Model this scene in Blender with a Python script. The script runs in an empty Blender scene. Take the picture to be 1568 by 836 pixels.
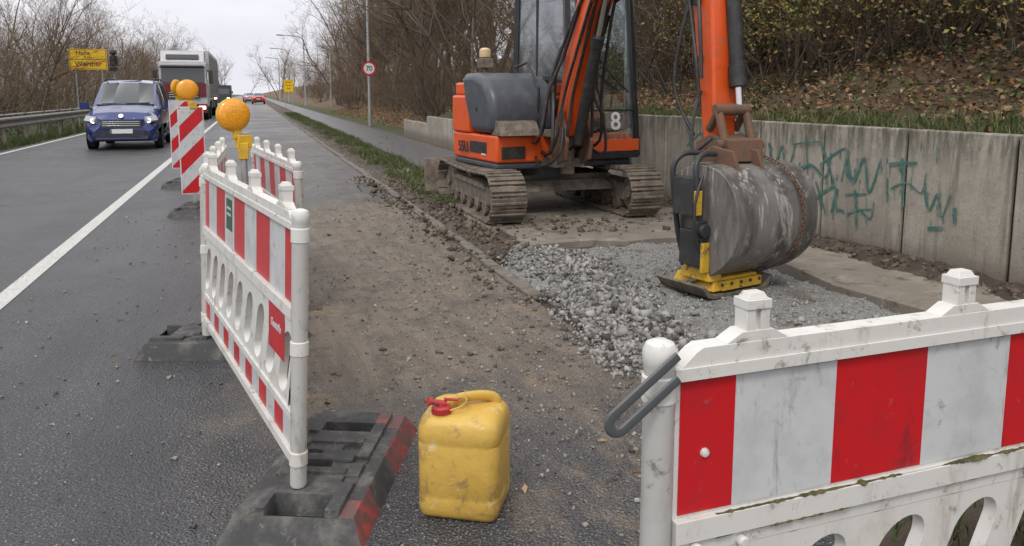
import bpy, bmesh, math, random
import numpy as np
from mathutils import Vector, Matrix, noise as mnoise
R=random.Random(7); rng=np.random.default_rng(7)
sc=bpy.context.scene
rad=math.radians
# ------------------------------------------------------------ node helpers
def mk(name):
    m=bpy.data.materials.new(name); m.use_nodes=True
    nt=m.node_tree; b=nt.nodes['Principled BSDF']; return m,nt,b
def N(nt,t,**k):
    n=nt.nodes.new(t)
    for a,v in k.items(): setattr(n,a,v)
    return n
def setin(nt,sock,v):
    if isinstance(v,bpy.types.NodeSocket): nt.links.new(v,sock)
    elif isinstance(v,(tuple,list)) and len(v)==3 and sock.type=='RGBA': sock.default_value=(*v,1)
    else: sock.default_value=v
def coord(nt,world=False):
    if world: return N(nt,'ShaderNodeNewGeometry').outputs['Position']
    return N(nt,'ShaderNodeTexCoord').outputs['Object']
def noi(nt,vec,scale,detail=6,rough=.6,dist=0):
    n=N(nt,'ShaderNodeTexNoise'); setin(nt,n.inputs['Vector'],vec)
    n.inputs['Scale'].default_value=scale;n.inputs['Detail'].default_value=min(detail,6)
    n.inputs['Roughness'].default_value=rough;n.inputs['Distortion'].default_value=dist
    return n.outputs['Fac']
def vor(nt,vec,scale,out='Distance',feature='F1'):
    n=N(nt,'ShaderNodeTexVoronoi',feature=feature); setin(nt,n.inputs['Vector'],vec)
    n.inputs['Scale'].default_value=scale
    return n.outputs[out]
def mr(nt,v,a,b,c=0.,d=1.):
    n=N(nt,'ShaderNodeMapRange',interpolation_type='SMOOTHSTEP'); setin(nt,n.inputs[0],v)
    for i,x in enumerate((a,b,c,d)): n.inputs[i+1].default_value=x
    return n.outputs[0]
def mth(nt,op,a,b=0.):
    n=N(nt,'ShaderNodeMath',operation=op); setin(nt,n.inputs[0],a); setin(nt,n.inputs[1],b); return n.outputs[0]
def mix(nt,f,a,b,bl='MIX'):
    n=N(nt,'ShaderNodeMix',data_type='RGBA',blend_type=bl); setin(nt,n.inputs[0],f)
    setin(nt,n.inputs[6],a); setin(nt,n.inputs[7],b); return n.outputs[2]
def vscale(nt,vec,s):
    n=N(nt,'ShaderNodeMapping'); setin(nt,n.inputs['Vector'],vec); n.inputs['Scale'].default_value=s; return n.outputs[0]
def bump(nt,b,h,strength=.3,dist=.01):
    n=N(nt,'ShaderNodeBump'); setin(nt,n.inputs['Height'],h); n.inputs['Strength'].default_value=strength
    n.inputs['Distance'].default_value=dist; nt.links.new(n.outputs[0],b.inputs['Normal'])
def M(name,c,c2=None,scale=6,lo=.45,hi=.7,rough=.5,metal=0,bmp=0,bsc=40,bd=.004,c3=None,s3=30,l3=.6,h3=.68,streak=False,rough2=None,spec=.5,c4=None,s4=(3,3,3),l4=.6,h4=.7):
    m,nt,b=mk(name); vec=coord(nt)
    if streak: vec=vscale(nt,vec,(1,1,.18))
    col=c
    f=None
    if c2 is not None:
        f=mr(nt,noi(nt,vec,scale,8,.65),lo,hi); col=mix(nt,f,c,c2)
    if c3 is not None:
        col=mix(nt,mr(nt,noi(nt,vec,s3,5,.7,.5),l3,h3),col,c3)
    if c4 is not None:
        col=mix(nt,mr(nt,noi(nt,vscale(nt,coord(nt),s4),1,7,.7,.3),l4,h4),col,c4)
    setin(nt,b.inputs['Base Color'],col)
    if f is not None and rough2 is not None:
        setin(nt,b.inputs['Roughness'],mr(nt,f,0,1,rough,rough2))
    else: b.inputs['Roughness'].default_value=rough
    b.inputs['Metallic'].default_value=metal; b.inputs['Specular IOR Level'].default_value=spec
    if bmp: bump(nt,b,noi(nt,coord(nt),bsc,5,.7),bmp,bd)
    return m
def Mattr(name,rough=.8,spec=.3,bmp=0):
    m,nt,b=mk(name)
    a=N(nt,'ShaderNodeAttribute',attribute_name='Col')
    nt.links.new(a.outputs['Color'],b.inputs['Base Color'])
    b.inputs['Roughness'].default_value=rough;b.inputs['Specular IOR Level'].default_value=spec
    if bmp: bump(nt,b,noi(nt,coord(nt),60,3,.7),bmp,.01)
    return m
# ------------------------------------------------------------ mesh helpers
class MB:
    def __init__(s): s.v=[];s.f=[];s.m=[]
    def add(s,vs,fs,mi=0,T=None):
        o=len(s.v)
        for p in vs:
            p=Vector(p); s.v.append(tuple(T@p) if T is not None else tuple(p))
        for f in fs: s.f.append([o+i for i in f]); s.m.append(mi)
    def box(s,c,d,mi=0,T=None,rot=None,tap=1.):
        x,y,z=[q/2 for q in d]; vs=[]
        for sz in(-1,1):
            t=tap if sz>0 else 1
            for sx,sy in((-1,-1),(1,-1),(1,1),(-1,1)): vs.append(Vector((sx*x*t,sy*y*t,sz*z)))
        if rot is not None:
            E=Matrix.Rotation(rot[2],3,'Z')@Matrix.Rotation(rot[1],3,'Y')@Matrix.Rotation(rot[0],3,'X'); vs=[E@p for p in vs]
        c=Vector(c); vs=[p+c for p in vs]
        s.add(vs,[(3,2,1,0),(4,5,6,7),(0,1,5,4),(1,2,6,5),(2,3,7,6),(3,0,4,7)],mi,T)
    def bb(s,a,b,mi=0,T=None):
        s.box([(a[i]+b[i])/2 for i in range(3)],[abs(b[i]-a[i]) for i in range(3)],mi,T)
    def cyl(s,p0,p1,r0,r1=None,n=12,mi=0,T=None,caps=True):
        if r1 is None:r1=r0
        p0=Vector(p0);p1=Vector(p1);d=(p1-p0).normalized()
        u=d.cross(Vector((0,0,1)) if abs(d.z)<.9 else Vector((1,0,0))).normalized();w=d.cross(u)
        vs=[p0+(u*math.cos(2*math.pi*i/n)+w*math.sin(2*math.pi*i/n))*r0 for i in range(n)]+[p1+(u*math.cos(2*math.pi*i/n)+w*math.sin(2*math.pi*i/n))*r1 for i in range(n)]
        fs=[(i,(i+1)%n,n+(i+1)%n,n+i) for i in range(n)]
        if caps: fs+= [tuple(range(n))[::-1],tuple(range(n,2*n))]
        s.add(vs,fs,mi,T)
    def rev(s,prof,c,axis,n=20,mi=0,T=None):
        d=Vector(axis).normalized();c=Vector(c)
        u=d.cross(Vector((0,0,1)) if abs(d.z)<.9 else Vector((1,0,0))).normalized();w=d.cross(u)
        vs=[];k=len(prof)
        for t,r in prof:
            for i in range(n):
                a=2*math.pi*i/n; vs.append(c+d*t+(u*math.cos(a)+w*math.sin(a))*max(r,1e-4))
        fs=[(j*n+i,j*n+(i+1)%n,(j+1)*n+(i+1)%n,(j+1)*n+i) for j in range(k-1) for i in range(n)]
        fs+=[tuple(range(n))[::-1],tuple(range((k-1)*n,k*n))]
        s.add(vs,fs,mi,T)
    def tube(s,path,r,n=8,mi=0,T=None,flat=1.):
        path=[Vector(p) for p in path];k=len(path);vs=[]
        up=None
        for j,p in enumerate(path):
            d=(path[min(j+1,k-1)]-path[max(j-1,0)]).normalized()
            if up is None: u=d.cross(Vector((0,0,1)) if abs(d.z)<.9 else Vector((1,0,0))).normalized()
            else:
                u=(up-d*up.dot(d)).normalized()
            up=u;w=d.cross(u); rr=r[j] if isinstance(r,(list,tuple)) else r
            for i in range(n):
                a=2*math.pi*i/n; vs.append(p+u*math.cos(a)*rr+w*math.sin(a)*rr*flat)
        fs=[(j*n+i,j*n+(i+1)%n,(j+1)*n+(i+1)%n,(j+1)*n+i) for j in range(k-1) for i in range(n)]
        fs+=[tuple(range(n))[::-1],tuple(range((k-1)*n,k*n))]
        s.add(vs,fs,mi,T)
    def prism(s,poly,lo,hi,fn,mi=0,T=None):
        n=len(poly); vs=[fn(a,b,lo) for a,b in poly]+[fn(a,b,hi) for a,b in poly]
        fs=[tuple(range(n))[::-1],tuple(range(n,2*n))]+[(i,(i+1)%n,n+(i+1)%n,n+i) for i in range(n)]
        s.add(vs,fs,mi,T)
    def obj(s,name,mats,smooth=True,bevel=0,segs=2,parent=None,T=None,ang=35,recalc=True):
        me=bpy.data.meshes.new(name); me.from_pydata(s.v,[],s.f)
        for m in mats: me.materials.append(m)
        me.polygons.foreach_set('material_index',s.m)
        if recalc:
            bm=bmesh.new();bm.from_mesh(me);bmesh.ops.recalc_face_normals(bm,faces=bm.faces);bm.to_mesh(me);bm.free()
        if smooth:
            me.polygons.foreach_set('use_smooth',[True]*len(me.polygons)); me.set_sharp_from_angle(angle=rad(ang))
        o=bpy.data.objects.new(name,me); sc.collection.objects.link(o)
        if bevel:
            b=o.modifiers.new('b','BEVEL');b.width=bevel;b.segments=segs;b.limit_method='ANGLE';b.angle_limit=rad(40);b.harden_normals=False
        if parent: o.parent=parent
        if T is not None: o.matrix_world=T
        return o
def npmesh(name,v,f,mats,col=None,parent=None,smooth=False):
    v=np.asarray(v,dtype=np.float32);f=np.asarray(f,dtype=np.int32);k=f.shape[1]
    me=bpy.data.meshes.new(name);me.vertices.add(len(v));me.vertices.foreach_set('co',v.ravel())
    me.loops.add(f.size);me.loops.foreach_set('vertex_index',f.ravel())
    me.polygons.add(len(f));me.polygons.foreach_set('loop_start',np.arange(0,f.size,k,dtype=np.int32))
    me.polygons.foreach_set('loop_total',np.full(len(f),k,dtype=np.int32))
    if col is not None:
        a=me.color_attributes.new('Col','FLOAT_COLOR','POINT')
        c=np.ones((len(v),4),dtype=np.float32);c[:,:3]=col;a.data.foreach_set('color',c.ravel())
    for m in mats: me.materials.append(m)
    if smooth: me.polygons.foreach_set('use_smooth',np.ones(len(f),dtype=bool))
    me.update(calc_edges=True)
    o=bpy.data.objects.new(name,me);sc.collection.objects.link(o)
    if parent:o.parent=parent
    return o
def empty(name,T=None):
    o=bpy.data.objects.new(name,None);sc.collection.objects.link(o)
    if T is not None:o.matrix_world=T
    return o
def text(body,size,o,xd,yd,mat,parent=None,name='lettering',ext=.001,T=None,align='CENTER',sx=1.):
    cu=bpy.data.curves.new(name,'FONT');cu.body=body;cu.size=size;cu.extrude=ext;cu.align_x=align;cu.align_y='CENTER';cu.offset=size*.012
    cu.materials.append(mat);ob=bpy.data.objects.new(name,cu);sc.collection.objects.link(ob)
    x=Vector(xd).normalized();y=Vector(yd).normalized();z=x.cross(y)
    m=Matrix(((x.x*sx,y.x,z.x,o[0]),(x.y*sx,y.y,z.y,o[1]),(x.z*sx,y.z,z.z,o[2]),(0,0,0,1)))
    if T is not None:m=T@m
    if parent: ob.parent=parent
    ob.matrix_world=m
    return ob
def TR(x,y,z,a=0): return Matrix.Translation((x,y,z))@Matrix.Rotation(a,4,'Z')
def crom(P,k=6):
    P=[Vector(p) for p in P];q=[]
    for i in range(len(P)-1):
        for t in range(k):
            a=P[max(i-1,0)];b_=P[i];c_=P[i+1];d=P[min(i+2,len(P)-1)];t_=t/k
            q.append(.5*((2*b_)+(c_-a)*t_+(2*a-5*b_+4*c_-d)*t_**2+(3*b_-a-3*c_+d)*t_**3))
    q.append(P[-1]);return q
# ------------------------------------------------------------ terrain
def sst(a,b,x):
    t=np.clip((x-a)/(b-a),0,1);return t*t*(3-2*t)
def terr(x,y):
    x=np.asarray(x,dtype=float);y=np.asarray(y,dtype=float)
    near=1-sst(19,30,y)
    rx=np.clip(x-5.3,0,None)
    bank=1.14*near+.05*(1-near)+rx*.15+np.clip(rx-1.4,0,None)*.16*(.4+.6*near)+np.clip(rx-8,0,None)*.15*near
    bank=np.minimum(bank,9+.0*x)
    bump=(np.sin(x*1.7+y*.9)*.05+np.sin(x*.7-y*1.3)*.07+np.sin(y*.31)*.1)
    zr=np.where(x>5.3,bank+bump*np.clip(rx*.5,0,1),0)
    lx=np.clip(-6.3-x,0,None)
    zl=-(np.clip(lx,0,2.5)*.12)+np.clip(lx-5,0,60)*.05+bump*np.clip(lx*.5,0,1)
    return -.03+np.where(x>5.3,zr,np.where(x<-6.3,zl,0))
xs=np.unique(np.concatenate([np.linspace(-300,-30,14),np.linspace(-30,-6.3,40),np.linspace(-6.3,5.28,10),[5.305],np.linspace(5.36,16,60),np.linspace(16,40,25),np.linspace(40,300,14)]))
ys=np.unique(np.concatenate([np.linspace(-40,0,12),np.linspace(0,40,100),np.linspace(40,120,60),np.linspace(120,900,30)]))
gx,gy=np.meshgrid(xs,ys);gz=terr(gx,gy)
nx=len(xs);ny=len(ys)
idx=np.arange(nx*ny).reshape(ny,nx)
gf=np.stack([idx[:-1,:-1],idx[:-1,1:],idx[1:,1:],idx[1:,:-1]],-1).reshape(-1,4)
m,nt,b=mk('leaf_litter_soil');vec=coord(nt,True)
sep=N(nt,'ShaderNodeSeparateXYZ');nt.links.new(vec,sep.inputs[0])
lit=mix(nt,mr(nt,noi(nt,vec,9,8,.75),.35,.65),(.05,.036,.022),(.17,.11,.062))
lit=mix(nt,mr(nt,vor(nt,vec,22),.1,.5,.5,0),lit,(.24,.165,.10))
grs=mix(nt,noi(nt,vec,14,6,.7),(.03,.04,.015),(.08,.10,.03))
gm=mr(nt,mth(nt,'ADD',sep.outputs[0],mth(nt,'MULTIPLY',noi(nt,vec,1.2),-1.2)),5.4,5.8,1,0)
soil=mix(nt,noi(nt,vec,6,8,.7),(.06,.045,.034),(.14,.11,.085))
col=mix(nt,gm,lit,grs)
inroad=mth(nt,'MULTIPLY',mr(nt,sep.outputs[0],5.2,5.3,1,0),mr(nt,sep.outputs[0],-6.3,-6.0,0,1))
col=mix(nt,inroad,col,soil)
nt.links.new(col,b.inputs['Base Color']);b.inputs['Roughness'].default_value=.9
bump(nt,b,noi(nt,vec,16,8,.8),.9,.06)
npmesh('ground_terrain',np.stack([gx,gy,gz],-1).reshape(-1,3),gf,[m],smooth=True)
# ------------------------------------------------------------ road
m,nt,b=mk('asphalt_wet');vec=coord(nt,True)
sep=N(nt,'ShaderNodeSeparateXYZ');nt.links.new(vec,sep.inputs[0]);X,Y=sep.outputs[0],sep.outputs[1]
n1=noi(nt,vec,1.3,5,.65);n2=noi(nt,vec,.35,3,.6);nf=noi(nt,vec,110,2,.8)
sp=vor(nt,vec,85);spc=vor(nt,vec,85,'Color')
base=mix(nt,mr(nt,n1,.3,.7),(.064,.066,.073),(.096,.098,.105))
base=mix(nt,mth(nt,'MULTIPLY',mr(nt,sp,.2,.42,1,0),mr(nt,spc,.35,.7)),base,(.32,.32,.33))
base=mix(nt,mr(nt,nf,.40,.58,.8,0),base,(.013,.013,.016))
base=mix(nt,mr(nt,noi(nt,vscale(nt,vec,(1.2,.12,1)),1.2,4,.6),.5,.66,0,.5),base,(.036,.037,.042))
xx=mth(nt,'ADD',X,mth(nt,'MULTIPLY',mth(nt,'SUBTRACT',n1,.5),1.1))
yy=mth(nt,'ADD',Y,mth(nt,'MULTIPLY',mth(nt,'SUBTRACT',n1,.5),2.2))
dm=mth(nt,'MULTIPLY',mr(nt,xx,-.45,.2),mth(nt,'MULTIPLY',mr(nt,yy,2.6,4.2),mr(nt,yy,10.2,10.9,1,.2)))
streak=noi(nt,vscale(nt,vec,(5,.8,1)),2,6,.7)
dirtc=mix(nt,mr(nt,streak,.35,.65),(.165,.132,.102),(.26,.215,.17))
dirtc=mix(nt,mr(nt,noi(nt,vec,3.5,6,.75),.48,.66),dirtc,(.10,.083,.067))
dirtc=mix(nt,mr(nt,noi(nt,vec,2.2,6,.8,.6),.55,.69),dirtc,(.38,.27,.14))
dirtc=mix(nt,mr(nt,nf,.4,.6,.55,0),dirtc,(.05,.042,.034))
dirtc=mix(nt,mth(nt,'MULTIPLY',mr(nt,sp,.15,.35,1,0),mr(nt,spc,.45,.7,0,.7)),dirtc,(.38,.34,.29))
dm2=mth(nt,'MULTIPLY',dm,mr(nt,noi(nt,vec,6,6,.8),.25,.5,.62,.95))
fr=mth(nt,'MULTIPLY',mr(nt,noi(nt,vscale(nt,vec,(2.2,.9,1)),1.8,6,.8),.42,.62,0,.75),mr(nt,X,.4,1.1))
col=mix(nt,mth(nt,'MAXIMUM',dm2,fr),base,dirtc)
nt.links.new(col,b.inputs['Base Color'])
rg=mr(nt,n2,.35,.65,.27,.42)
setin(nt,b.inputs['Roughness'],mth(nt,'ADD',rg,mth(nt,'MULTIPLY',dm,.3)))
h=mth(nt,'ADD',mth(nt,'MULTIPLY',sp,-1.2),mth(nt,'MULTIPLY',nf,1.))
bump(nt,b,h,.75,.010)
M_asph=m
def sheet(name,x0,x1,y0,y1,z,mat,parent=None):
    mb=MB();mb.add([(x0,y0,z),(x1,y0,z),(x1,y1,z),(x0,y1,z)],[(0,1,2,3)]);return mb.obj(name,[mat],smooth=False,parent=parent)
sheet('asphalt_road',-6.2,1.9,-20,700,0,M_asph)
m,nt,b=mk('road_paint_worn');vec=coord(nt,True)
wn=mr(nt,noi(nt,vec,30,6,.8),.34,.49)
nt.links.new(mix(nt,wn,(.16,.16,.16),mix(nt,noi(nt,vec,5,5),(.44,.44,.42),(.62,.62,.60))),b.inputs['Base Color']);b.inputs['Roughness'].default_value=.5
bump(nt,b,vor(nt,vec,85),.6,.006)
M_paint=m
mb=MB()
mb.add([(-1.86,-20,.004),(-1.72,-20,.004),(-1.72,700,.004),(-1.86,700,.004)],[(0,1,2,3)])
mb.add([(-6.02,-20,.004),(-5.9,-20,.004),(-5.9,700,.004),(-6.02,700,.004)],[(0,1,2,3)])
mb.obj('road_marking_line',[M_paint],smooth=False)
M_path=M('footpath_old',(.21,.185,.155),(.29,.255,.21),3,rough=.55,bmp=.6,bsc=60,c3=(.12,.097,.075),s3=5,l3=.53,h3=.67,c4=(.34,.31,.265),s4=(2,7,1),l4=.55,h4=.7)
M_far=M('footpath_asphalt',(.085,.085,.088),(.12,.115,.11),3,rough=.4,bmp=.5,bsc=60,c3=(.09,.06,.035),s3=5,l3=.6,h3=.7)
mb=MB()
mb.prism([(2.15,7.0),(2.45,6.86),(2.7,6.95),(3.2,6.98),(3.5,6.8),(3.8,6.86),(4.4,6.8),(4.7,6.92),(5.2,6.85),(5.2,15),(2.15,15)],-.06,.04,lambda a,b_,c_:(a,b_,c_))
mb.prism([(4.25,.5),(5.2,.5),(5.2,6.25),(4.62,6.3),(4.3,5.9),(4.22,5.2),(4.1,4.6),(4.2,3.9),(4.12,3)],-.06,.07,lambda a,b_,c_:(a,b_,c_))
mb.bb((3.15,15.01,-.06),(4.75,300,.048),1)
mb.obj('footpath',[M_path,M_far],bevel=.008)
def patch(name,x0,x1,y0,y1,dx,fn,mat):
    a=np.arange(x0,x1+dx,dx);c=np.arange(y0,y1+dx,dx);gx,gy=np.meshgrid(a,c)
    gz=np.array([[fn(p,q) for p in a] for q in c]);i=np.arange(gx.size).reshape(gx.shape)
    f=np.stack([i[:-1,:-1],i[:-1,1:],i[1:,1:],i[1:,:-1]],-1).reshape(-1,4)
    return npmesh(name,np.stack([gx,gy,gz],-1).reshape(-1,3),f,[mat],smooth=True)
fb=lambda x,y,s:mnoise.fractal(Vector((x*s,y*s,3.3)),.6,2,4)
M_soil=M('wet_soil',(.065,.048,.035),(.13,.10,.073),5,rough=.65,bmp=1,bsc=30,bd=.03,c3=(.22,.18,.135),s3=12)
def soilz(x,y):
    e=min((x-1.93)/.12,(2.75+.2*math.sin(y*1.3)-x)/.3,1)
    yy=min((y-6.2)/.6,1);e=max(min(e,yy),-1)
    return -.03+.09*e+(fb(x,y,3)*.05+fb(x,y,9)*.025)*max(e,0)
patch('soil_strip',1.9,3.2,6,40,.05,soilz,M_soil)
def wallsoil(x,y):
    e=(x-4.88-.18*fb(0,y,1.2))/.3
    return .04+.09*min(e,1)+fb(x,y,5)*.03 if e>0 else .03+.1*e
patch('wall_foot_soil',4.6,5.225,1.5,14,.05,wallsoil,M_soil)
m,nt,b=mk('crushed_gravel');vec=coord(nt,True)
c=mix(nt,vor(nt,vec,70,'Color'),(.18,.178,.17),(.34,.335,.32));c=mix(nt,mr(nt,noi(nt,vec,2.5,6,.7),.42,.62),c,(.27,.265,.25))
c=mix(nt,mr(nt,noi(nt,vec,3,6,.7),.52,.68),c,(.15,.125,.10))
nt.links.new(c,b.inputs['Base Color']);b.inputs['Roughness'].default_value=.85;bump(nt,b,vor(nt,vec,70),1,.018);M_gravel=m
line=[(2.35,6.5),(2.5,5.9),(2.35,5.0),(2.2,4.3),(2.0,3.7)]
def dl(x,y):
    best=9
    for (ax,ay),(bx,by) in zip(line,line[1:]):
        t=max(0,min(1,((x-ax)*(bx-ax)+(y-ay)*(by-ay))/((bx-ax)**2+(by-ay)**2)))
        best=min(best,math.hypot(x-ax-t*(bx-ax),y-ay-t*(by-ay)))
    return best
def gravz(x,y):
    e=min((x-1.95-.1*math.sin(y*3))/.25,(4.22-x)/.12,(y-3.0+.3*math.sin(x*4))/.35,(6.85-y)/.15,1)
    d=dl(x,y);return -.04+.05*max(e,-1)+ (.09*math.exp(-(d/.24)**2)*(1+.8*fb(x,y,2.2))+fb(x,y,4)*.025+abs(fb(x,y,14))*.02)*max(e,0)
patch('gravel_bed',1.5,4.3,2.6,6.95,.03,gravz,M_gravel)
M_kerb=M('kerb_concrete',(.16,.145,.125),(.085,.07,.055),7,rough=.8,bmp=.6,bsc=50,c3=(.24,.22,.2),s3=9)
mb=MB();y=5.2
while y<60:
    L=.5 if y<14 else 1.0
    mb.box((1.94+R.uniform(-.015,.015),y+L/2,-.02+R.uniform(-.012,.01)),(.11,L-.012,.12),0,rot=(R.uniform(-.01,.01),R.uniform(-.05,.05),R.uniform(-.015,.015)))
    y+=L
mb.obj('kerb',[M_kerb],bevel=.012)
# ------------------------------------------------------------ scatter helpers: angular broken chunks
cv=np.array([(x,y,z) for z in(-1,1) for x,y in((-1,-1),(1,-1),(1,1),(-1,1))])*.72
cf_=np.array([(0,2,1),(0,3,2),(4,5,6),(4,6,7),(0,1,5),(0,5,4),(1,2,6),(1,6,5),(2,3,7),(2,7,6),(3,0,4),(3,4,7)])
def stones(name,P,S,C,mat,flat=.65,jit=.34):
    n=len(P);k=len(cv)
    V=cv[None]*(1+rng.uniform(-jit,jit,(n,k,3)))+rng.normal(0,.14,(n,k,3))
    V=V*rng.uniform(.55,1.35,(n,1,3))*np.array([1,1,flat])
    # random 3-D rotation
    q=rng.normal(size=(n,4));q[:,1:3]*=.45;q/=np.linalg.norm(q,axis=1)[:,None];w_,x_,y_,z_=q.T
    Rm=np.stack([1-2*(y_**2+z_**2),2*(x_*y_-z_*w_),2*(x_*z_+y_*w_),2*(x_*y_+z_*w_),1-2*(x_**2+z_**2),2*(y_*z_-x_*w_),2*(x_*z_-y_*w_),2*(y_*z_+x_*w_),1-2*(x_**2+y_**2)],-1).reshape(n,3,3)
    V=np.einsum('nij,nkj->nki',Rm,V)*S[:,None,None]+P[:,None]
    F=(cf_[None]+np.arange(n)[:,None,None]*k).reshape(-1,3)
    return npmesh(name,V.reshape(-1,3),F,[mat],col=np.repeat(C,k,0))
M_stone=Mattr('stone_col',.85,.25,.5);M_leaf=Mattr('leaf_col',.6,.3);M_bark=Mattr('bark_col',.9,.2)
def greys(n,lo,hi,tint=(1,.98,.94)): return rng.uniform(lo,hi,(n,1))*np.array(tint)
def gz_at(P,fn): return np.array([fn(a,b) for a,b in P])
P=[];S=[]
while len(P)<6500:
    i=R.randrange(4);t=R.random();(ax,ay),(bx,by)=line[i],line[i+1]
    x=ax+t*(bx-ax)+R.gauss(0,.19);y=ay+t*(by-ay)+R.gauss(0,.17)
    if x<1.75 and R.random()<.8: continue
    s=min(.03,.004+abs(R.gauss(0,.0085)))
    if len(P)%45==0: s=R.uniform(.022,.042)
    P.append((x,y,max(gravz(x,y),0)+s*.35));S.append(s)
S=np.array(S);C=greys(len(P),.15,.38,(1,.975,.93));dk=rng.random(len(P))<.18;C[dk]=greys(int(dk.sum()),.07,.15,(1,.92,.82))
stones('rubble_pile',np.array(P),S,C,M_stone,.7)
P=np.stack([rng.uniform(2.0,4.15,6000),rng.uniform(3.2,6.8,6000)],-1);z=gz_at(P,gravz);S=rng.gamma(1.6,.0026,6000)+.002
stones('gravel_stones',np.column_stack([P,z+S*.2]),S,greys(6000,.15,.40),M_stone)
n=5600;x=np.concatenate([rng.normal(1.4,.5,n-1500),rng.uniform(-1.6,1.8,1500)]);y=np.concatenate([rng.gamma(2.2,1.7,n-1500)+1.8,rng.uniform(1.2,11,1500)])
k=x<1.95;x=x[k];y=y[k];S=rng.gamma(1.5,.0026,len(x))+.0014
C=greys(len(x),.08,.38,(1,.92,.8));stones('loose_grit',np.column_stack([x,y,S*.3]),np.minimum(S,.015),C,M_stone)
P=[];S=[]
for _ in range(3600):
    c=R.random()
    if c<.55: x=2.2+R.gauss(0,.2);y=R.uniform(6.4,13) ;z=soilz(x,y) if 1.9<x<3.2 else .05
    elif c<.8: x=R.uniform(4.85,5.2);y=R.uniform(2,12);z=wallsoil(x,y)
    elif c<.88: x=R.gauss(3.3,.9);y=R.gauss(7.85,.35);z=.04 if x>2.15 else 0.
    else: x=1.80+R.gauss(0,.12);y=R.uniform(5,14);z=0
    if x>5.2: continue
    s=.005+abs(R.gauss(0,.013));P.append((x,y,max(z,0)+s*.3));S.append(min(s,.045))
stones('soil_clods',np.array(P),np.array(S),greys(len(P),.06,.18,(1,.82,.64)),M_stone,.7)
def leaves(name,P,S,pal,up=.6,mat=None,cj=.3):
    P=np.asarray(P);n=len(P);u=rng.normal(size=(n,3));u[:,2]*=(1-up);u/=np.linalg.norm(u,axis=1)[:,None]
    w=rng.normal(size=(n,3));w[:,2]*=(1-up);w-=u*(w*u).sum(1)[:,None];w/=np.linalg.norm(w,axis=1)[:,None]
    S=np.asarray(S)[:,None];nn=np.cross(u,w)*.25
    V=np.stack([P-u*S,P+w*S*.55+nn*S,P+u*S,P-w*S*.55+nn*S],1)
    F=np.arange(n*4).reshape(n,4);pal=np.array(pal);C=pal[rng.integers(0,len(pal),n)]*rng.uniform(1-cj,1+cj,(n,1))
    return npmesh(name,V.reshape(-1,3),F,[mat or M_leaf],col=np.repeat(C,4,0))
def blades(name,P,H,pal):
    P=np.asarray(P);n=len(P);a=rng.uniform(0,6.28,n);d=np.stack([np.cos(a),np.sin(a),0*a],-1)
    w=.004+.0025*rng.random(n);H=np.asarray(H)
    l=rng.normal(0,.35,(n,2));tip=P+np.column_stack([l*H[:,None],H])
    midp=P+np.column_stack([l*H[:,None]*.3,H*.55])
    V=np.stack([P-d*w[:,None],P+d*w[:,None],midp+d*w[:,None]*.8,midp-d*w[:,None]*.8,tip],1)
    o=np.arange(n)[:,None]*5
    F=np.concatenate([o+np.array([[0,1,2]]),o+np.array([[0,2,3]]),o+np.array([[3,2,4]])],0)
    pal=np.array(pal);C=pal[rng.integers(0,len(pal),n)]*rng.uniform(.7,1.3,(n,1))
    return npmesh(name,V.reshape(-1,3),F,[M_leaf],col=np.repeat(C,5,0))
GP=[(.05,.085,.02),(.07,.11,.03),(.10,.12,.04),(.16,.14,.07),(.04,.06,.02)]
BP=[(.22,.13,.06),(.15,.09,.045),(.29,.19,.10),(.085,.055,.035),(.35,.25,.15),(.28,.13,.045),(.19,.14,.09)]
def clumps(n,k,fx,spread):
    out=[]
    for _ in range(n):
        x,y=fx()
        for _ in range(k): out.append((x+R.gauss(0,spread),y+R.gauss(0,spread)))
    return np.array(out)
c=clumps(620,24,lambda:(5.40+abs(R.gauss(0,.32)),R.uniform(2.5,22)),.06);c=c[c[:,0]>5.38]
blades('wall_top_grass',np.column_stack([c,terr(c[:,0],c[:,1])]),rng.uniform(.04,.15,len(c)),GP+[(.15,.12,.06)])
c=clumps(1150,22,lambda:(R.uniform(2.25,3.1),9.6+R.random()**1.5*50),.07)
blades('verge_grass',np.column_stack([c,np.full(len(c),.04)]),rng.uniform(.04,.12,len(c)),GP)
c=clumps(1500,22,lambda:(-6.4-abs(R.gauss(0,1.4)),R.uniform(17,75)),.1)
blades('roadside_grass',np.column_stack([c,terr(c[:,0],c[:,1])]),rng.uniform(.08,.3,len(c)),GP)
c=clumps(150,24,lambda:(R.uniform(2.1,4),R.uniform(1.5,2.9)),.07)
blades('foreground_grass',np.column_stack([c,np.full(len(c),-.02)]),rng.uniform(.03,.09,len(c)),GP)
x=5.4+rng.gamma(2,2.0,52000);y=rng.uniform(2,60,52000);leaves('leaf_litter',np.column_stack([x,y,terr(x,y)+.02+rng.random(52000)*.05]),rng.uniform(.02,.05,52000),BP,.5)
x=np.concatenate([rng.uniform(3,5.2,350),rng.uniform(-1.6,1.8,60)]);y=np.concatenate([rng.uniform(7,30,350),rng.uniform(2.6,11,60)]);leaves('fallen_leaves',np.column_stack([x,y,np.where(x>2,.062,.008)]),rng.uniform(.014,.03,410),BP,.92)
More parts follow.
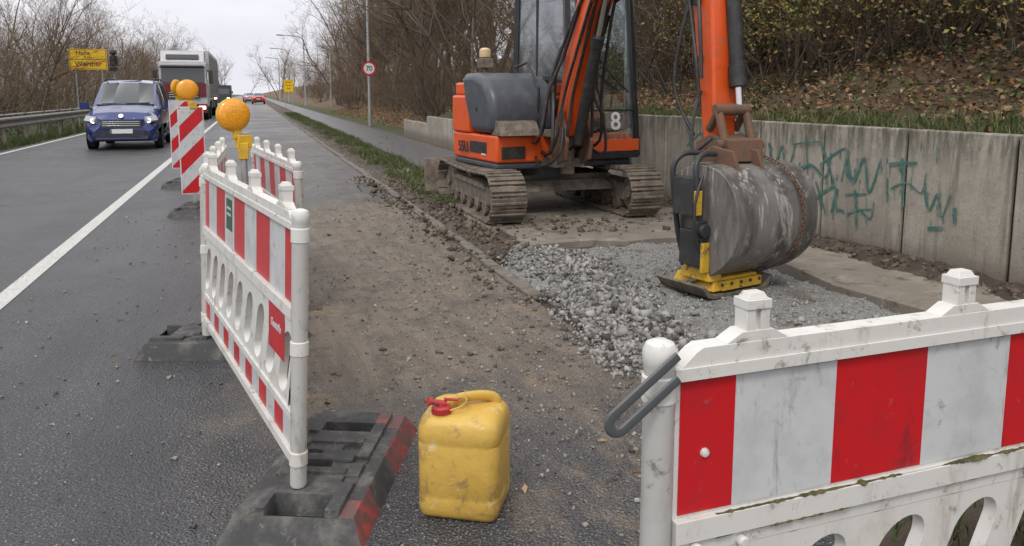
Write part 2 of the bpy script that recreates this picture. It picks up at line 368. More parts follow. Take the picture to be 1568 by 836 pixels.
# ------------------------------------------------------------ retaining wall
m,nt,b=mk('wall_concrete');vec=coord(nt)
c=mix(nt,mr(nt,noi(nt,vec,1.6,6,.7),.35,.65),(.28,.255,.215),(.395,.365,.315))
c=mix(nt,mr(nt,noi(nt,vscale(nt,vec,(1,3.5,.3)),3,6,.7),.48,.68),c,(.20,.175,.145))
c=mix(nt,mr(nt,noi(nt,vec,45,5,.75),.58,.68),c,(.14,.12,.10))
sep=N(nt,'ShaderNodeSeparateXYZ');nt.links.new(vec,sep.inputs[0])
c=mix(nt,mth(nt,'MULTIPLY',mr(nt,sep.outputs[2],.75,1.2),mr(nt,noi(nt,vscale(nt,vec,(1,6,1)),2,6,.7),.38,.6)),c,(.12,.115,.085))
c=mix(nt,mr(nt,sep.outputs[2],.35,.05,0,.75),c,(.13,.105,.08))
c=mix(nt,mr(nt,vor(nt,vec,9),.02,.07,.8,0),c,(.06,.05,.045))
nt.links.new(c,b.inputs['Base Color']);b.inputs['Roughness'].default_value=.85
bump(nt,b,noi(nt,vec,30,6,.75),.6,.012);M_wall=m
mb=MB();y=.13
while y<28:
    hgt=1.2 if y<19.5 else(.78 if y<24 else .55)
    o=R.uniform(-.004,.004);mb.box((5.30+o,y+.495,hgt/2-.1),(.12,.966,hgt+.2+R.uniform(-.010,.010)),0);y+=1.0
wall=mb.obj('retaining_wall',[M_wall],bevel=.014)
sheetm=M('joint_dark',(.02,.018,.016),rough=.9)
mb=MB();mb.bb((5.275,.1,-.1),(5.34,19.6,1.16));mb.obj('wall_joint_filler',[sheetm],smooth=False,parent=wall)
M_graf=M('spray_paint_green',(.04,.15,.13),(.19,.23,.195),14,.44,.70,rough=.7)
mb=MB()
def stroke(pts,w=.02):
    q=crom([(0,p[0],p[1]) for p in pts]);vs=[]
    for i,p in enumerate(q):
        d=(q[min(i+1,len(q)-1)]-q[max(i-1,0)]);d=d.normalized() if d.length>0 else Vector((0,0,1));nn=Vector((0,-d.z,d.y))*w*.5*(1-.4*i/len(q))
        vs+=[(p.y+nn.y,p.z+nn.z),(p.y-nn.y,p.z-nn.z)]
    lay=5.2335-.0003*(len(mb.v)%17)
    mb.add([(lay,v_[0],v_[1]) for v_ in vs],[(2*i,2*i+1,2*i+3,2*i+2) for i in range(len(q)-1)])
G=[[[(0,.35),(-.12,.1),(-.2,-.1)],[(0,.1),(-.2,.25),(-.35,.3),(-.3,-.05)],[(-.38,.3),(-.36,.05),(-.5,0)]],
   [[(.05,.3),(-.1,.33),(-.32,.36)],[(-.12,.4),(-.15,.1),(-.18,-.2)],[(0,0),(-.2,.1),(-.4,0),(-.45,.25)]],
   [[(0,.3),(-.1,0),(-.22,.28),(-.3,-.08),(-.42,.3)],[(-.5,.1),(-.52,-.15)],[(-.1,-.3),(-.35,-.25)]]]
for y0,z0,sc_,tg in[(8.6,.75,1,0),(8.15,.72,1,2),(7.5,.74,1.1,1),(6.95,.72,1.,2),(6.5,.70,1.1,1),(6.15,.72,1.,0),(5.8,.68,1.,2),(7.9,.45,.6,0),(7.1,.42,.7,1),(6.7,.42,.8,2),(6.2,.40,.8,0),(5.75,.38,.7,1),(5.25,.68,.8,1),(4.9,.55,.6,2)]:
    for s_ in G[tg]: stroke([(y0+a*sc_,z0+b_*sc_*.85) for a,b_ in s_],R.choice([.024,.034,.018]))
for _ in range(110):
    a=R.uniform(4.7,8.4);z=R.uniform(.35,1.1);l=R.uniform(.02,.12);stroke([(a,z),(a-.006,z-l*.5),(a-.004,z-l)],R.choice([.008,.014]))
mb.obj('graffiti',[M_graf],smooth=False,parent=wall,recalc=False)
# ------------------------------------------------------------ trees
def tree_mesh(name,seed,h,r,style):
    q=random.Random(seed);segs=[]
    def grow(p,d,L,r,lv,ns):
        pts=[]
        for i in range(ns):
            d=(d+Vector((q.gauss(0,.13),q.gauss(0,.13),q.gauss(.04,.1)))).normalized()
            n=p+d*L/ns;k_=.8 if lv>0 else .75
            r1=r*(1-k_*(i+1)/ns);r0=r*(1-k_*i/ns)
            segs.append((p,n,max(r0,.004),max(r1,.003)));p=n;pts.append((p,d,r1))
        return pts
    def branch(p,d,L,r,lv):
        ns=[7,4,3,2,1][lv];pts=grow(p,d,L,r,lv,ns)
        if lv>=3+(style=='tree'): return
        nb={'tree':[15,6,5,3],'bush':[8,7,5,0]}[style][lv]
        for k in range(nb):
            t=q.random() if lv else .22+.78*q.random()
            i=min(int(t*len(pts)),len(pts)-1);pp,dd,rr=pts[i]
            ax=dd.orthogonal().normalized();ax.rotate(Matrix.Rotation(q.uniform(0,6.28),3,dd))
            an=q.uniform(.45,1.05);nd=(dd*math.cos(an)+ax*math.sin(an)+Vector((0,0,.18 if style=='tree' else -.02))).normalized()
            branch(pp,nd,L*q.uniform(.32,.55)*(1.05-.5*t if lv==0 else .9),max(rr*.6,.005),lv+1)
    if style=='tree': branch(Vector((0,0,-.3)),Vector((q.gauss(0,.06),q.gauss(0,.06),1)).normalized(),h,r,0)
    else:
        for k in range(8):
            a=q.uniform(0,6.28);branch(Vector((math.cos(a)*.25,math.sin(a)*.25,-.2)),Vector((math.cos(a)*q.uniform(.1,.8),math.sin(a)*q.uniform(.1,.8),1)).normalized(),h*q.uniform(.6,1),r,1)
    n=len(segs);A=np.array([s[0][:] for s in segs]);B=np.array([s[1][:] for s in segs]);ra=np.array([s[2] for s in segs]);rb=np.array([s[3] for s in segs])
    D=B-A;D/=np.linalg.norm(D,axis=1)[:,None]+1e-9
    U=np.cross(D,np.where(np.abs(D[:,2:3])<.9,[[0,0,1]],[[1,0,0]]));U/=np.linalg.norm(U,axis=1)[:,None];W=np.cross(D,U)
    K=3;V=[]
    for Q,rr in((A,ra),(B,rb)):
        for i in range(K):
            a=2*math.pi*i/K;V.append(Q+(U*math.cos(a)+W*math.sin(a))*rr[:,None])
    V=np.stack(V,1);o=np.arange(n)[:,None]*2*K
    F=np.concatenate([o+np.array([[i,(i+1)%K,K+(i+1)%K,K+i]]) for i in range(K)],0)
    base=np.array([(.14,.12,.095),(.18,.15,.115),(.115,.10,.085)])[seed%3]
    C=base*(rng.uniform(.65,1.4,(n,1)));C[ra<.012]*=np.array([1.22,1.0,.84])
    o=npmesh(name,V.reshape(-1,3),F,[M_bark],col=np.repeat(C,2*K,0))
    me=o.data;bpy.data.objects.remove(o);return me
TT=[tree_mesh('tree_t%d'%i,i+1,9+i*1.2,.11+.02*i,'tree') for i in range(4)]
BB=[tree_mesh('bush_t%d'%i,i+11,3.+.6*i,.022,'bush') for i in range(4)]
def plantmass(name,items,meshes,lean=.05):
    e=empty(name)
    for i,(x,y,s) in enumerate(items):
        o=bpy.data.objects.new('stem_%d'%i,R.choice(meshes));sc.collection.objects.link(o);o.parent=e
        o.location=(x,y,float(terr(x,y)));o.rotation_euler=(R.gauss(0,lean),R.gauss(0,lean),R.uniform(0,6.28));o.scale=(s,s,s*R.uniform(.85,1.15))
    return e
it=[]
for _ in range(80): y=5+R.random()**1.2*75;it.append((R.uniform(9.3,16)+(0 if y<28 else -1.5),y,R.uniform(.7,1.15)))
plantmass('woodland_trees',it,TT)
it=[(R.uniform(9.0,9.9),4+i*1.5+R.uniform(-.5,.5),R.uniform(.8,1.3)) for i in range(14)]+[(R.uniform(7.6,11),22+i*.9,R.uniform(.5,.9)) for i in range(62)]
plantmass('hedgerow_trees',it,TT)
it=[(R.uniform(7.5,11.5),R.uniform(3,26),R.uniform(.55,1.15)) for _ in range(130)]+[(R.uniform(7,10.5),R.uniform(26,75),R.uniform(.5,1.0)) for _ in range(70)]+[(R.uniform(7.5,16),R.uniform(75,150),R.uniform(.8,1.5)) for _ in range(50)]
plantmass('bank_shrubs',it,BB,.18)
it=[(R.uniform(-30,-9.5),R.uniform(33,120),R.uniform(.4,.8)) for _ in range(80)]+[(R.uniform(-14,-9.5),R.uniform(60,170),R.uniform(.45,.75)) for _ in range(35)]
plantmass('roadside_trees',it,TT)
it=[(R.uniform(-16,-8.6),R.uniform(24,110),R.uniform(.7,1.3)) for _ in range(120)]
plantmass('roadside_shrubs',it,BB)
it=[(R.uniform(-70,50),R.uniform(150,330),R.uniform(.8,1.3)) for _ in range(130)]
it=[p for p in it if not -7.5<p[0]<5.5 or p[1]>300]
plantmass('distant_woodland',it,TT)
def clumpleaf(name,n,fx,k,sp,size,pal):
    P=[]
    for _ in range(n):
        c=fx()
        for _ in range(k): P.append((c[0]+R.gauss(0,sp),c[1]+R.gauss(0,sp),c[2]+R.gauss(0,sp*.8)))
    return leaves(name,P,rng.uniform(size*.5,size,len(P)),pal,.2)
def fx():
    x=R.uniform(6.9,9.6);y=R.uniform(3.0,13);return(x,y,float(terr(x,y))+.75+R.uniform(.15,2.2)*R.random()**.6)
clumpleaf('hedge_leaves',520,fx,42,.24,.042,[(.15,.17,.04),(.22,.20,.05),(.10,.12,.035),(.34,.28,.07),(.22,.13,.05),(.15,.09,.05),(.10,.12,.04)])
def fx():
    x=R.uniform(6.1,8.6);y=R.uniform(3,15);return(x,y,float(terr(x,y))+.05)
clumpleaf('bank_ivy',90,fx,30,.14,.04,[(.06,.09,.025),(.09,.12,.03),(.13,.12,.05)])
def fx():
    x=R.uniform(7.0,14);y=R.uniform(2,70);return(x,y,float(terr(x,y))+R.uniform(.1,5)*R.random())
clumpleaf('withered_leaves',500,fx,40,.35,.04,BP+[(.15,.10,.05)])
def fx():
    x=R.uniform(-16,-8.2);y=R.uniform(22,90);return(x,y,float(terr(x,y))+R.uniform(.1,3)*R.random())
clumpleaf('bramble_leaves',260,fx,40,.4,.07,[(.06,.075,.025),(.12,.095,.045),(.18,.11,.055)])
mb=MB();mb.cyl((0,0,0),(0,0,9),.16,.03,8,0)
P=[]
for i in range(5200):
    t=R.random()**.8;z=1+8*t;rr=(1-t)*2.3+.15;a=R.uniform(0,6.28);q=rr*R.random()**.5;P.append((q*math.cos(a),q*math.sin(a),z-.25*q-.3))
con=mb.obj('conifer_tree',[M('conifer_bark',(.06,.045,.03))],T=Matrix.Translation((-28.5,98,.6)))
lv=leaves('needles',P,rng.uniform(.1,.25,len(P)),[(.028,.05,.025),(.045,.07,.03),(.02,.035,.02)],.3);lv.parent=con
# ------------------------------------------------------------ common materials
WH=M('white_plastic',(.65,.64,.61),(.50,.48,.43),5,.5,.78,rough=.42,c3=(.27,.24,.19),s3=20,l3=.57,h3=.72,bmp=.15,bsc=90,c4=(.33,.30,.25),s4=(9,9,2),l4=.55,h4=.74)
RED=M('red_reflective',(.54,.012,.018),(.42,.018,.026),9,rough=.3,c3=(.34,.12,.11),s3=30,l3=.62,h3=.78,c4=(.28,.02,.03),s4=(14,14,2.5),l4=.56,h4=.7)
WHR=M('white_reflective',(.56,.57,.58),(.46,.47,.48),7,rough=.32,c3=(.25,.24,.22),s3=16,l3=.57,h3=.72,c4=(.32,.31,.29),s4=(16,16,3),l4=.57,h4=.7)
RUB=M('recycled_rubber',(.05,.05,.052),(.13,.125,.115),9,rough=.75,bmp=.8,bsc=60,c3=(.2,.18,.15),s3=25,l3=.58,h3=.75)
REDP=M('red_worn_paint',(.36,.05,.045),(.12,.065,.06),18,.34,.54,rough=.6,bmp=.3)
HOLE=M('dark_socket',(.012,.012,.012),rough=.9)
GALV=M('galvanised_steel',(.42,.43,.44),(.32,.33,.33),9,rough=.45,metal=.5)
DGR=M('dark_plastic',(.03,.031,.034),(.05,.048,.045),10,rough=.5)
AMB,nt,b=mk('amber_lens');vec=coord(nt);setin(nt,b.inputs['Base Color'],mix(nt,vor(nt,vec,70),(.78,.26,.01),(.92,.44,.03)));b.inputs['Roughness'].default_value=.15;b.inputs['Coat Weight'].default_value=.5;bump(nt,b,vor(nt,vec,70),.5,.003)
YEL=M('yellow_plastic',(.72,.42,.02),(.5,.3,.03),8,rough=.45)
GREEN=M('green_label',(.02,.10,.05),rough=.4)
MOSS=M('moss_green',(.13,.12,.04),(.06,.055,.03),60,.4,.6,rough=.95,bmp=1,bsc=200,bd=.004)
# ------------------------------------------------------------ barrier panel
def barrier(T,name='construction_barrier',moss=False,L=2.0):
    e=empty(name,T);mb=MB()
    for x in(0.,L):
        mb.rev([(0.02,.024),(.03,.029),(.97,.029),(.975,.032),(1.0,.032),(1.012,.026),(1.018,.012)],(x,0,0),(0,0,1),18,0)
        for z in(.1,.5,.9): mb.rev([(0,.029),(.003,.0325),(.05,.0325),(.053,.029)],(x,0,z),(0,0,1),18,0)
    mb.bb((.02,-.025,.94),(L-.02,.025,.965));mb.prism([(.035,.965),(.065,.992),(.08,1.0),(L-.08,1.0),(L-.065,.992),(L-.035,.965)],-.021,.021,lambda a,b_,c_:(a,c_,b_))
    mb.bb((.03,-.026,.62),(L-.03,.026,.665));mb.bb((.03,-.017,.59),(L-.03,.017,.62))
    mb.bb((.03,-.024,.255),(L-.03,.024,.285));mb.bb((.03,-.024,.10),(L-.03,.024,.135))
    mb.bb((.03,-.009,.665),(L-.03,.009,.94));mb.bb((.03,-.009,.135),(L-.03,.009,.255))
    for x in(.20,.73,1.27,1.80):
        for s_ in(-1,1): mb.box((x+s_*.016,0,1.03),(.020,.038,.065))
        mb.box((x,.0,1.03),(.014,.02,.06))
        mb.box((x,0,1.070),(.056,.044,.018));mb.box((x,0,1.085),(.046,.034,.012),tap=.7)
        mb.prism([(x-.07,1.0),(x+.07,1.0),(x+.035,1.02),(x-.035,1.02)],-.020,.020,lambda a,b_,c_:(a,c_,b_))
    z0,z1=.285,.59;nc=9;cw=(L-.06)/nc;sh=.42;zc=(z0+z1)/2;hh=(z1-z0)/2;K=28
    for i in range(nc):
        xc=.03+cw*(i+.5);rr=cw*.29;st=hh-.028-rr;inn=[];out=[]
        for k in range(K):
            a=2*math.pi*(k+.5)/K;ca,sa=math.cos(a),math.sin(a)
            inn.append((rr*ca,rr*sa+(st if sa>0 else -st)))
            ix,iz=inn[-1];s_=min(cw/2/abs(ix) if abs(ix)>1e-6 else 9,hh/abs(iz));out.append((ix*s_,iz*s_))
        def sh3(p,y):
            x=xc+p[0]+sh*p[1];return(min(max(x,.03),L-.03),y,zc+p[1])
        vs=[sh3(p,-.016) for p in out]+[sh3(p,-.016) for p in inn]+[sh3(p,.016) for p in inn]+[sh3(p,.016) for p in out]
        fs=[]
        for k in range(K):
            j=(k+1)%K;fs+=[(k,j,K+j,K+k),(K+k,K+j,2*K+j,2*K+k),(2*K+k,2*K+j,3*K+j,3*K+k)]
        mb.add(vs,fs,0)
    mb.obj('frame',[WH],bevel=.005,parent=e)
    mb=MB()
    for sgn in(-1,1):
        x=.04;ws=[.12]+[.24]*7+[.12]
        for i,w in enumerate(ws):
            mb.box((x+w/2,sgn*.0105,.803),(w,.003,.262),i%2);x+=w
        n2=14;w2=(L-.08)/n2
        for i in range(n2):mb.box((.04+w2*(i+.5),sgn*.0105,.195),(w2,.003,.10),i%2)
    mb.obj('striped_board',[RED,WHR],smooth=False,parent=e)
    if moss:
        mb=MB()
        for zz,yy_,amp in((.6655,-.0215,.010),(.6195,-.0215,.009)):
            xs_=[.12+i*.004 for i in range(460)];rr=[max(.0003,amp*(mnoise.fractal(Vector((x*7,zz*9,0)),.7,2,4)*1.1+.45)*(.6+.8*abs(mnoise.noise(Vector((x*60,zz,5)))))) for x in xs_]
            mb.tube([(x,yy_+.002*mnoise.noise(Vector((x*40,3,0))),zz) for x in xs_],rr,6,0,flat=.5)
        o=mb.obj('moss_patches',[MOSS],parent=e)
        mb=MB()
        for x,z in((.075,.605),(.18,.60),(.96,.61)): mb.rev([(0,.012),(.012,.012),(.016,.008)],(x,-.017,z),(0,-1,0),12,0)
        mb.rev([(0,.010),(.006,.008),(.008,.003)],(.095,-.011,.79),(0,-1,0),12,0)
        mb.obj('bolts',[WH],parent=e)
    for o in e.children: o.matrix_parent_inverse=Matrix.Identity(4)
    return e
def bmat(x0,y0,x1,y1,z,lean=0):
    a=math.atan2(y1-y0,x1-x0);return Matrix.Translation((x0,y0,z))@Matrix.Rotation(a,4,'Z')@Matrix.Rotation(lean,4,'X')
b1=barrier(bmat(-.30,4.66,.10,2.70,.09,rad(-2.5)))
b2=barrier(bmat(.69,1.205,2.69,1.25,.036,0),moss=True)
b3=barrier(bmat(-.31,4.80,-.27,6.80,.06,rad(2)))
b4=barrier(bmat(.29,5.35,.02,7.33,.03,rad(-1)))
mb=MB();mb.box((.76,-.0135,.83),(.14,.002,.15),0);mb.box((.76,-.0135,.70),(.14,.002,.10),1);mb.box((1.74,-.0185,.53),(.24,.002,.19),2)
mb.box((.76,-.015,.86),(.1,.001,.012),1);mb.box((.76,-.015,.83),(.1,.001,.012),1)
o=mb.obj('stickers',[GREEN,WHR,RED],smooth=False,parent=b1);o.matrix_parent_inverse=Matrix.Identity(4)
text('Baustelle',.042,(1.74,-.0205,.54),(1,0,0),(0,0,1),WHR,b1,T=b1.matrix_world)
mb=MB();pts=[]
A=Vector((.715,1.165,1.02));B=Vector((.588,1.165,.925));dr=(B-A).normalized();pr=Vector((dr.z,0,-dr.x)).normalized()*.018
for t in np.linspace(0,1,6): pts.append(A+(B-A)*t+pr)
for k in range(1,8):
    a=math.pi*k/8;pts.append(B+pr*math.cos(a)+dr*math.sin(a)*.018)
for t in np.linspace(1,.15,6): pts.append(A+(B-A)*t-pr)
mb.tube(pts,.0045,8,0,flat=2.2)
mb.obj('strap',[M('grey_strap',(.08,.085,.09),rough=.5)],parent=b2).matrix_parent_inverse=b2.matrix_world.inverted()
# ------------------------------------------------------------ foot blocks
def foot(T,name='barrier_foot_block',L=.90,W=.46,H=.12,red=False):
    xs=[-1,-.88,-.66,-.46,-.36,-.27,-.15,-.04,.07,.18,.28,.44,.62,.86,1];ys=[-1,-.62,-.42,-.14,.14,.42,.62,1]
    nx,ny=len(xs)-1,len(ys)-1;h=[[1.]*ny for _ in range(nx)]
    hol={(1,3),(1,4),(1,2),(5,3),(5,4),(7,4),(7,5),(11,3),(11,4),(11,2)}
    mid={(3,1),(3,5),(8,2),(9,2),(8,5),(10,5),(6,1)}
    for i in range(nx):
        for j in range(ny):
            v=.88
            if i in(0,nx-1): v=.66
            if j in(0,ny-1): v=.72
            if (i,j) in mid: v=.76
            if 3<=i<=10 and 0<j<ny-1 and j in(2,3,4) and i in(4,6,9): v=.96
            if (i,j) in hol: v=.2
            h[i][j]=v
    mb=MB()
    def P(i,j,z): 
        k=1-.16*(z) if i in(0,nx) else 1-.02*z
        k2=1-.24*z if j in(0,ny) else 1
        return(xs[i]*L/2*k,ys[j]*W/2*k2,z*H)
    for i in range(nx):
        for j in range(ny):
            z=h[i][j];mi=2 if z<.3 else 0
            if red and ((i>=12 and j<2) or(i<2 and j==0) or (i==nx-1 and j<5)): mi=1
            mb.add([P(i,j,z),P(i+1,j,z),P(i+1,j+1,z),P(i,j+1,z)],[(0,1,2,3)],mi)
            for (a,b_,di,dj) in(((i,j),(i+1,j),0,-1),((i+1,j),(i+1,j+1),1,0),((i+1,j+1),(i,j+1),0,1),((i,j+1),(i,j),-1,0)):
                ii,jj=i+di,j+dj;z2=h[ii][jj] if 0<=ii<nx and 0<=jj<ny else 0
                if z2<z:
                    rd=red and (not(0<=ii<nx) or not(0<=jj<ny)) and (dj==-1 or di==1) and (i<3 or i>7)
                    mb.add([P(*a,z2),P(*b_,z2),P(*b_,z),P(*a,z)],[(0,1,2,3)],1 if rd else 0)
    bm_=mb.obj(name,[RUB,REDP,HOLE],bevel=0,T=T,recalc=False,ang=20)
    w=bm_.modifiers.new('w','WELD');w.merge_threshold=.0005
    bb=bm_.modifiers.new('b','BEVEL');bb.width=.009;bb.segments=3;bb.limit_method='ANGLE';bb.angle_limit=rad(35)
    return bm_
foot(TR(.235,2.93,0,math.atan2(.79,.33)),red=True,L=.94,W=.50)
foot(TR(-.20,4.74,0,math.atan2(-.3,.95)))
foot(TR(.70,1.1,-.03,rad(100)))
foot(TR(.10,6.6,-.02,rad(98)),L=.8,W=.4)
# ------------------------------------------------------------ warning lamps and beacons
def lamp_into(mb,c,r=.1,yaw=0,mi=(0,1,2)):
    T=Matrix.Translation(c)@Matrix.Rotation(yaw,4,'Z')
    for s in(-1,1):
        mb.rev([(0.012,r*.99),(.02,r*.98),(.032,r*.86),(.040,r*.6),(.044,r*.25),(.045,.002)],(0,0,0),(0,s,0),28,mi[0],T)
    mb.rev([(-.013,r*1.0),(-.012,r*1.05),(.012,r*1.05),(.013,r*1.0)],(0,0,0),(0,1,0),28,mi[1],T)
    mb.box((0.02,0,-r-.02),(.05,.04,.05),mi[1],T)
    mb.box((0.055,0,-r-.065),(.085,.07,.08),mi[1],T);mb.box((.055,0,-r-.02),(.07,.055,.02),mi[2],T)
mb=MB();lamp_into(mb,(-.11,4.98,1.37),.097,rad(20));mb.cyl((-.06,4.98,.1),(-.06,4.98,1.16),.02,n=12,mi=2);mb.box((-.06,4.98,1.15),(.06,.05,.1),1)
mb.obj('warning_lamp',[AMB,YEL,GALV],bevel=.004)
def clip(poly,a,b_,c_,keep):
    out=[];f=lambda p:(a*p[0]+b_*p[1]-c_)*keep
    for i,p in enumerate(poly):
        q=poly[(i+1)%len(poly)];fp,fq=f(p),f(q)
        if fp>=0:out.append(p)
        if fp*fq<0:
            t=fp/(fp-fq);out.append((p[0]+t*(q[0]-p[0]),p[1]+t*(q[1]-p[1])))
    return out
def beacon(x,y,yaw,lampyaw,dz=0):
    T=TR(x,y,dz,yaw);mb=MB()
    w,z0,z1=.28,.24,1.32
    mb.bb((-w/2-.012,-.014,z0-.015),(w/2+.012,.014,z1+.012),0,T)
    for k in range(-6,14):
        for s in(-1,1):
            rect=[(-w/2,z0),(w/2,z0),(w/2,z1),(-w/2,z1)]
            p=clip(rect,-1,1,k*.205,1);p=clip(p,-1,1,(k+1)*.205,-1) if p else p
            if len(p)>2: mb.prism(p,s*.0142,s*.017,lambda a,b_,c_:(a,c_,b_),1 if k%2 else 2,T)
    mb.bb((-.02,-.02,.04),(.02,.02,.24),3,T)
    mb2=MB();lamp_into(mb2,(x-.02,y,z1+.22+dz),.125,lampyaw)
    e=mb.obj('beacon_board',[WH,RED,WHR,GALV],bevel=.002)
    mb2.obj('lamp',[AMB,YEL,GALV],bevel=.004,parent=e)
beacon(-.74,10.55,rad(8),rad(10));beacon(-1.13,13.7,rad(8),rad(60),.05)
foot(TR(-.76,10.45,0,rad(80)),L=.8,W=.42);foot(TR(-1.15,13.6,0,rad(80)),L=.8,W=.42)
# ------------------------------------------------------------ jerrycan
JY=M('yellow_hdpe',(.62,.40,.085),(.52,.32,.055),4,.4,.7,rough=.45,c3=(.27,.18,.08),s3=11,l3=.50,h3=.72,bmp=.35,bsc=14,bd=.014,c4=(.68,.56,.32),s4=(7,7,7),l4=.57,h4=.7)
def rsec(w,d,r,n=6):
    out=[]
    for cx_,cy_,a0 in((w/2-r,d/2-r,0),(-w/2+r,d/2-r,90),(-w/2+r,-d/2+r,180),(w/2-r,-d/2+r,270)):
        for k in range(n+1):
            a=rad(a0+90*k/n);out.append((cx_+r*math.cos(a),cy_+r*math.sin(a)))
    return out
jx,jd=.296,.268
lev=[(0,.84,.03),(.004,.92,.035),(.018,.985,.045),(.04,1,.05),(.075,1,.05),(.082,.985,.05),(.09,1,.05),(.18,.992,.05),(.27,1,.05),(.277,.985,.05),(.284,1,.05),(.315,1,.05),(.342,.975,.055),(.360,.91,.06),(.370,.80,.06),(.373,.6,.05),(.373,.2,.02)]
vs=[];k=28
for z,s,r in lev: vs+=[(a,b_,z) for a,b_ in rsec(jx*s,jd*s,r*s)]
fs=[(j*k+i,j*k+(i+1)%k,(j+1)*k+(i+1)%k,(j+1)*k+i) for j in range(len(lev)-1) for i in range(k)]+[tuple(range(k))[::-1],tuple(range((len(lev)-1)*k,len(lev)*k))]
mb=MB();mb.add(vs,fs,0)
mb.tube(crom([(.10,.07,.355),(.095,.065,.385),(.06,.045,.400),(0,.01,.403),(-.035,-.01,.396),(-.05,-.02,.375),(-.055,-.02,.355)],4),.015,12,0,flat=1.5)
mb.cyl((-.065,-.078,.355),(-.065,-.078,.375),.036,.033,20,0)
CP=M('red_cap',(.46,.04,.04),(.30,.06,.055),20,rough=.45)
mb.rev([(0,.031),(.003,.033),(.024,.032),(.027,.028)],(-.065,-.078,.372),(0,0,1),24,1)
for i in range(20):
    a=2*math.pi*i/20;mb.box((-.065+.033*math.cos(a),-.078+.033*math.sin(a),.385),(.004,.004,.022),1,rot=(0,0,a))
mb.cyl((-.065,-.078,.395),(-.065,-.078,.412),.014,.013,12,1)
mb.cyl((-.05,-.068,.404),(-.098,-.098,.42),.011,.011,12,1);mb.cyl((-.098,-.098,.42),(-.106,-.104,.423),.015,.015,12,1)
mb.box((-.035,-.058,.417),(.05,.014,.006),1,rot=(0,.2,.5))
mb.tube(crom([(-.04,-.05,.39),(-.02,-.02,.41),(.02,-.05,.42),(.01,-.08,.405),(-.03,-.09,.39)],4),.003,6,0)
mb.obj('jerrycan',[JY,CP],T=TR(.688,2.59,.002,rad(-30)),ang=40)
# ------------------------------------------------------------ excavator
ORG=M('orange_paint',(.70,.095,.014),(.56,.08,.016),5,rough=.35,c3=(.22,.09,.04),s3=14,l3=.57,h3=.75,c4=(.28,.16,.10),s4=(4,4,4),l4=.56,h4=.78)
MUD=M('muddy_steel',(.11,.095,.078),(.22,.18,.14),9,.35,.65,rough=.75,metal=.1,bmp=.8,bsc=35,bd=.01,c3=(.07,.052,.04),s3=14)
GRY=M('dark_grey_paint',(.055,.064,.078),(.085,.09,.098),5,rough=.38,c4=(.15,.13,.11),s4=(3,3,3),l4=.6,h4=.8)
CABM=M('cab_black_paint',(.018,.020,.023),(.035,.034,.033),6,rough=.35)
BLK=M('black_rubber_hose',(.018,.018,.019),(.05,.045,.04),12,rough=.5)
CHR=M('chrome_rod',(.6,.6,.6),rough=.2,metal=1)
GLS,nt,b=mk('tinted_glass');b.inputs['Base Color'].default_value=(.05,.06,.065,1);b.inputs['Roughness'].default_value=.1
tr=N(nt,'ShaderNodeBsdfTransparent');tr.inputs[0].default_value=(.86,.94,.94,1);gl=N(nt,'ShaderNodeBsdfGlossy');gl.inputs['Roughness'].default_value=.03;gl.inputs['Color'].default_value=(.9,.95,1,1)
mx=N(nt,'ShaderNodeMixShader');mx.inputs[0].default_value=.32;m2=N(nt,'ShaderNodeMixShader');m2.inputs[0].default_value=.06
nt.links.new(tr.outputs[0],m2.inputs[1]);nt.links.new(b.outputs[0],m2.inputs[2]);nt.links.new(m2.outputs[0],mx.inputs[1]);nt.links.new(gl.outputs[0],mx.inputs[2]);nt.links.new(mx.outputs[0],nt.nodes['Material Output'].inputs['Surface'])
DST=M('dusty_bucket_steel',(.20,.19,.18),(.08,.075,.07),4,.42,.62,rough=.5,metal=.2,bmp=.5,bsc=28,bd=.008,c3=(.35,.33,.30),s3=7,l3=.56,h3=.68,streak=True,c4=(.42,.40,.37),s4=(18,18,2),l4=.56,h4=.66)
RST=M('rusty_steel',(.15,.078,.047),(.09,.07,.055),9,rough=.8,bmp=.6)
ex=empty('excavator',Matrix.Translation((3.53,9.22,.045)))
mb=MB()
TL,TH,TW=2.6,.58,.42
def trackpath(s):
    r=TH/2-.02;st=TL-2*r-.04;per=2*st+2*math.pi*r;s=s%per
    if s<st: return(-st/2+s,.02,0.)
    s-=st
    if s<math.pi*r: a=s/r;return(st/2+r*math.sin(a),.02+r-r*math.cos(a),a)
    s-=math.pi*r
    if s<st: return(st/2-s,.02+2*r-.03*math.sin(math.pi*s/st),math.pi)
    s-=st;a=s/r;return(-st/2-r*math.sin(a),.02+r+r*math.cos(a),math.pi+a)
r=TH/2-.02;per=2*(TL-2*r-.04)+2*math.pi*r
for sx in(-.90,.80):
    n=44
    for i in range(n):
        y,z,a=trackpath(i*per/n)
        mb.box((sx,y,z),(TW,per/n-.018,.03),0,rot=(a,0,0));
        off=Vector((0,math.sin(a),-math.cos(a)))*.022
        mb.box((sx,y+off.y,z+off.z),(TW-.02,.028,.03),0,rot=(a,0,0))
        inn=Vector((0,-math.sin(a),math.cos(a)))*.022;mb.box((sx,y+inn.y,z+inn.z),(TW*.35,per/n+.004,.03),0,rot=(a,0,0))
    mb.box((sx,0,.27),(.2,1.7,.2),0);mb.box((sx,0,.38),(.26,1.5,.05),0,tap=.8)
    for yy in(-1.0,1.0):
        mb.rev([(-.09,.10),(-.085,.2),(-.03,.215),(.03,.215),(.085,.2),(.09,.10)],(sx,yy,.28),(1,0,0),22,0);mb.cyl((sx-.13,yy,.28),(sx+.13,yy,.28),.07,n=12,mi=0)
    for yy in(-.66,-.33,0,.33,.66): mb.cyl((sx-.11,yy,.125),(sx+.11,yy,.125),.085,n=14,mi=0)
    mb.cyl((sx-.1,0,.47),(sx+.1,0,.47),.045,n=10,mi=0)
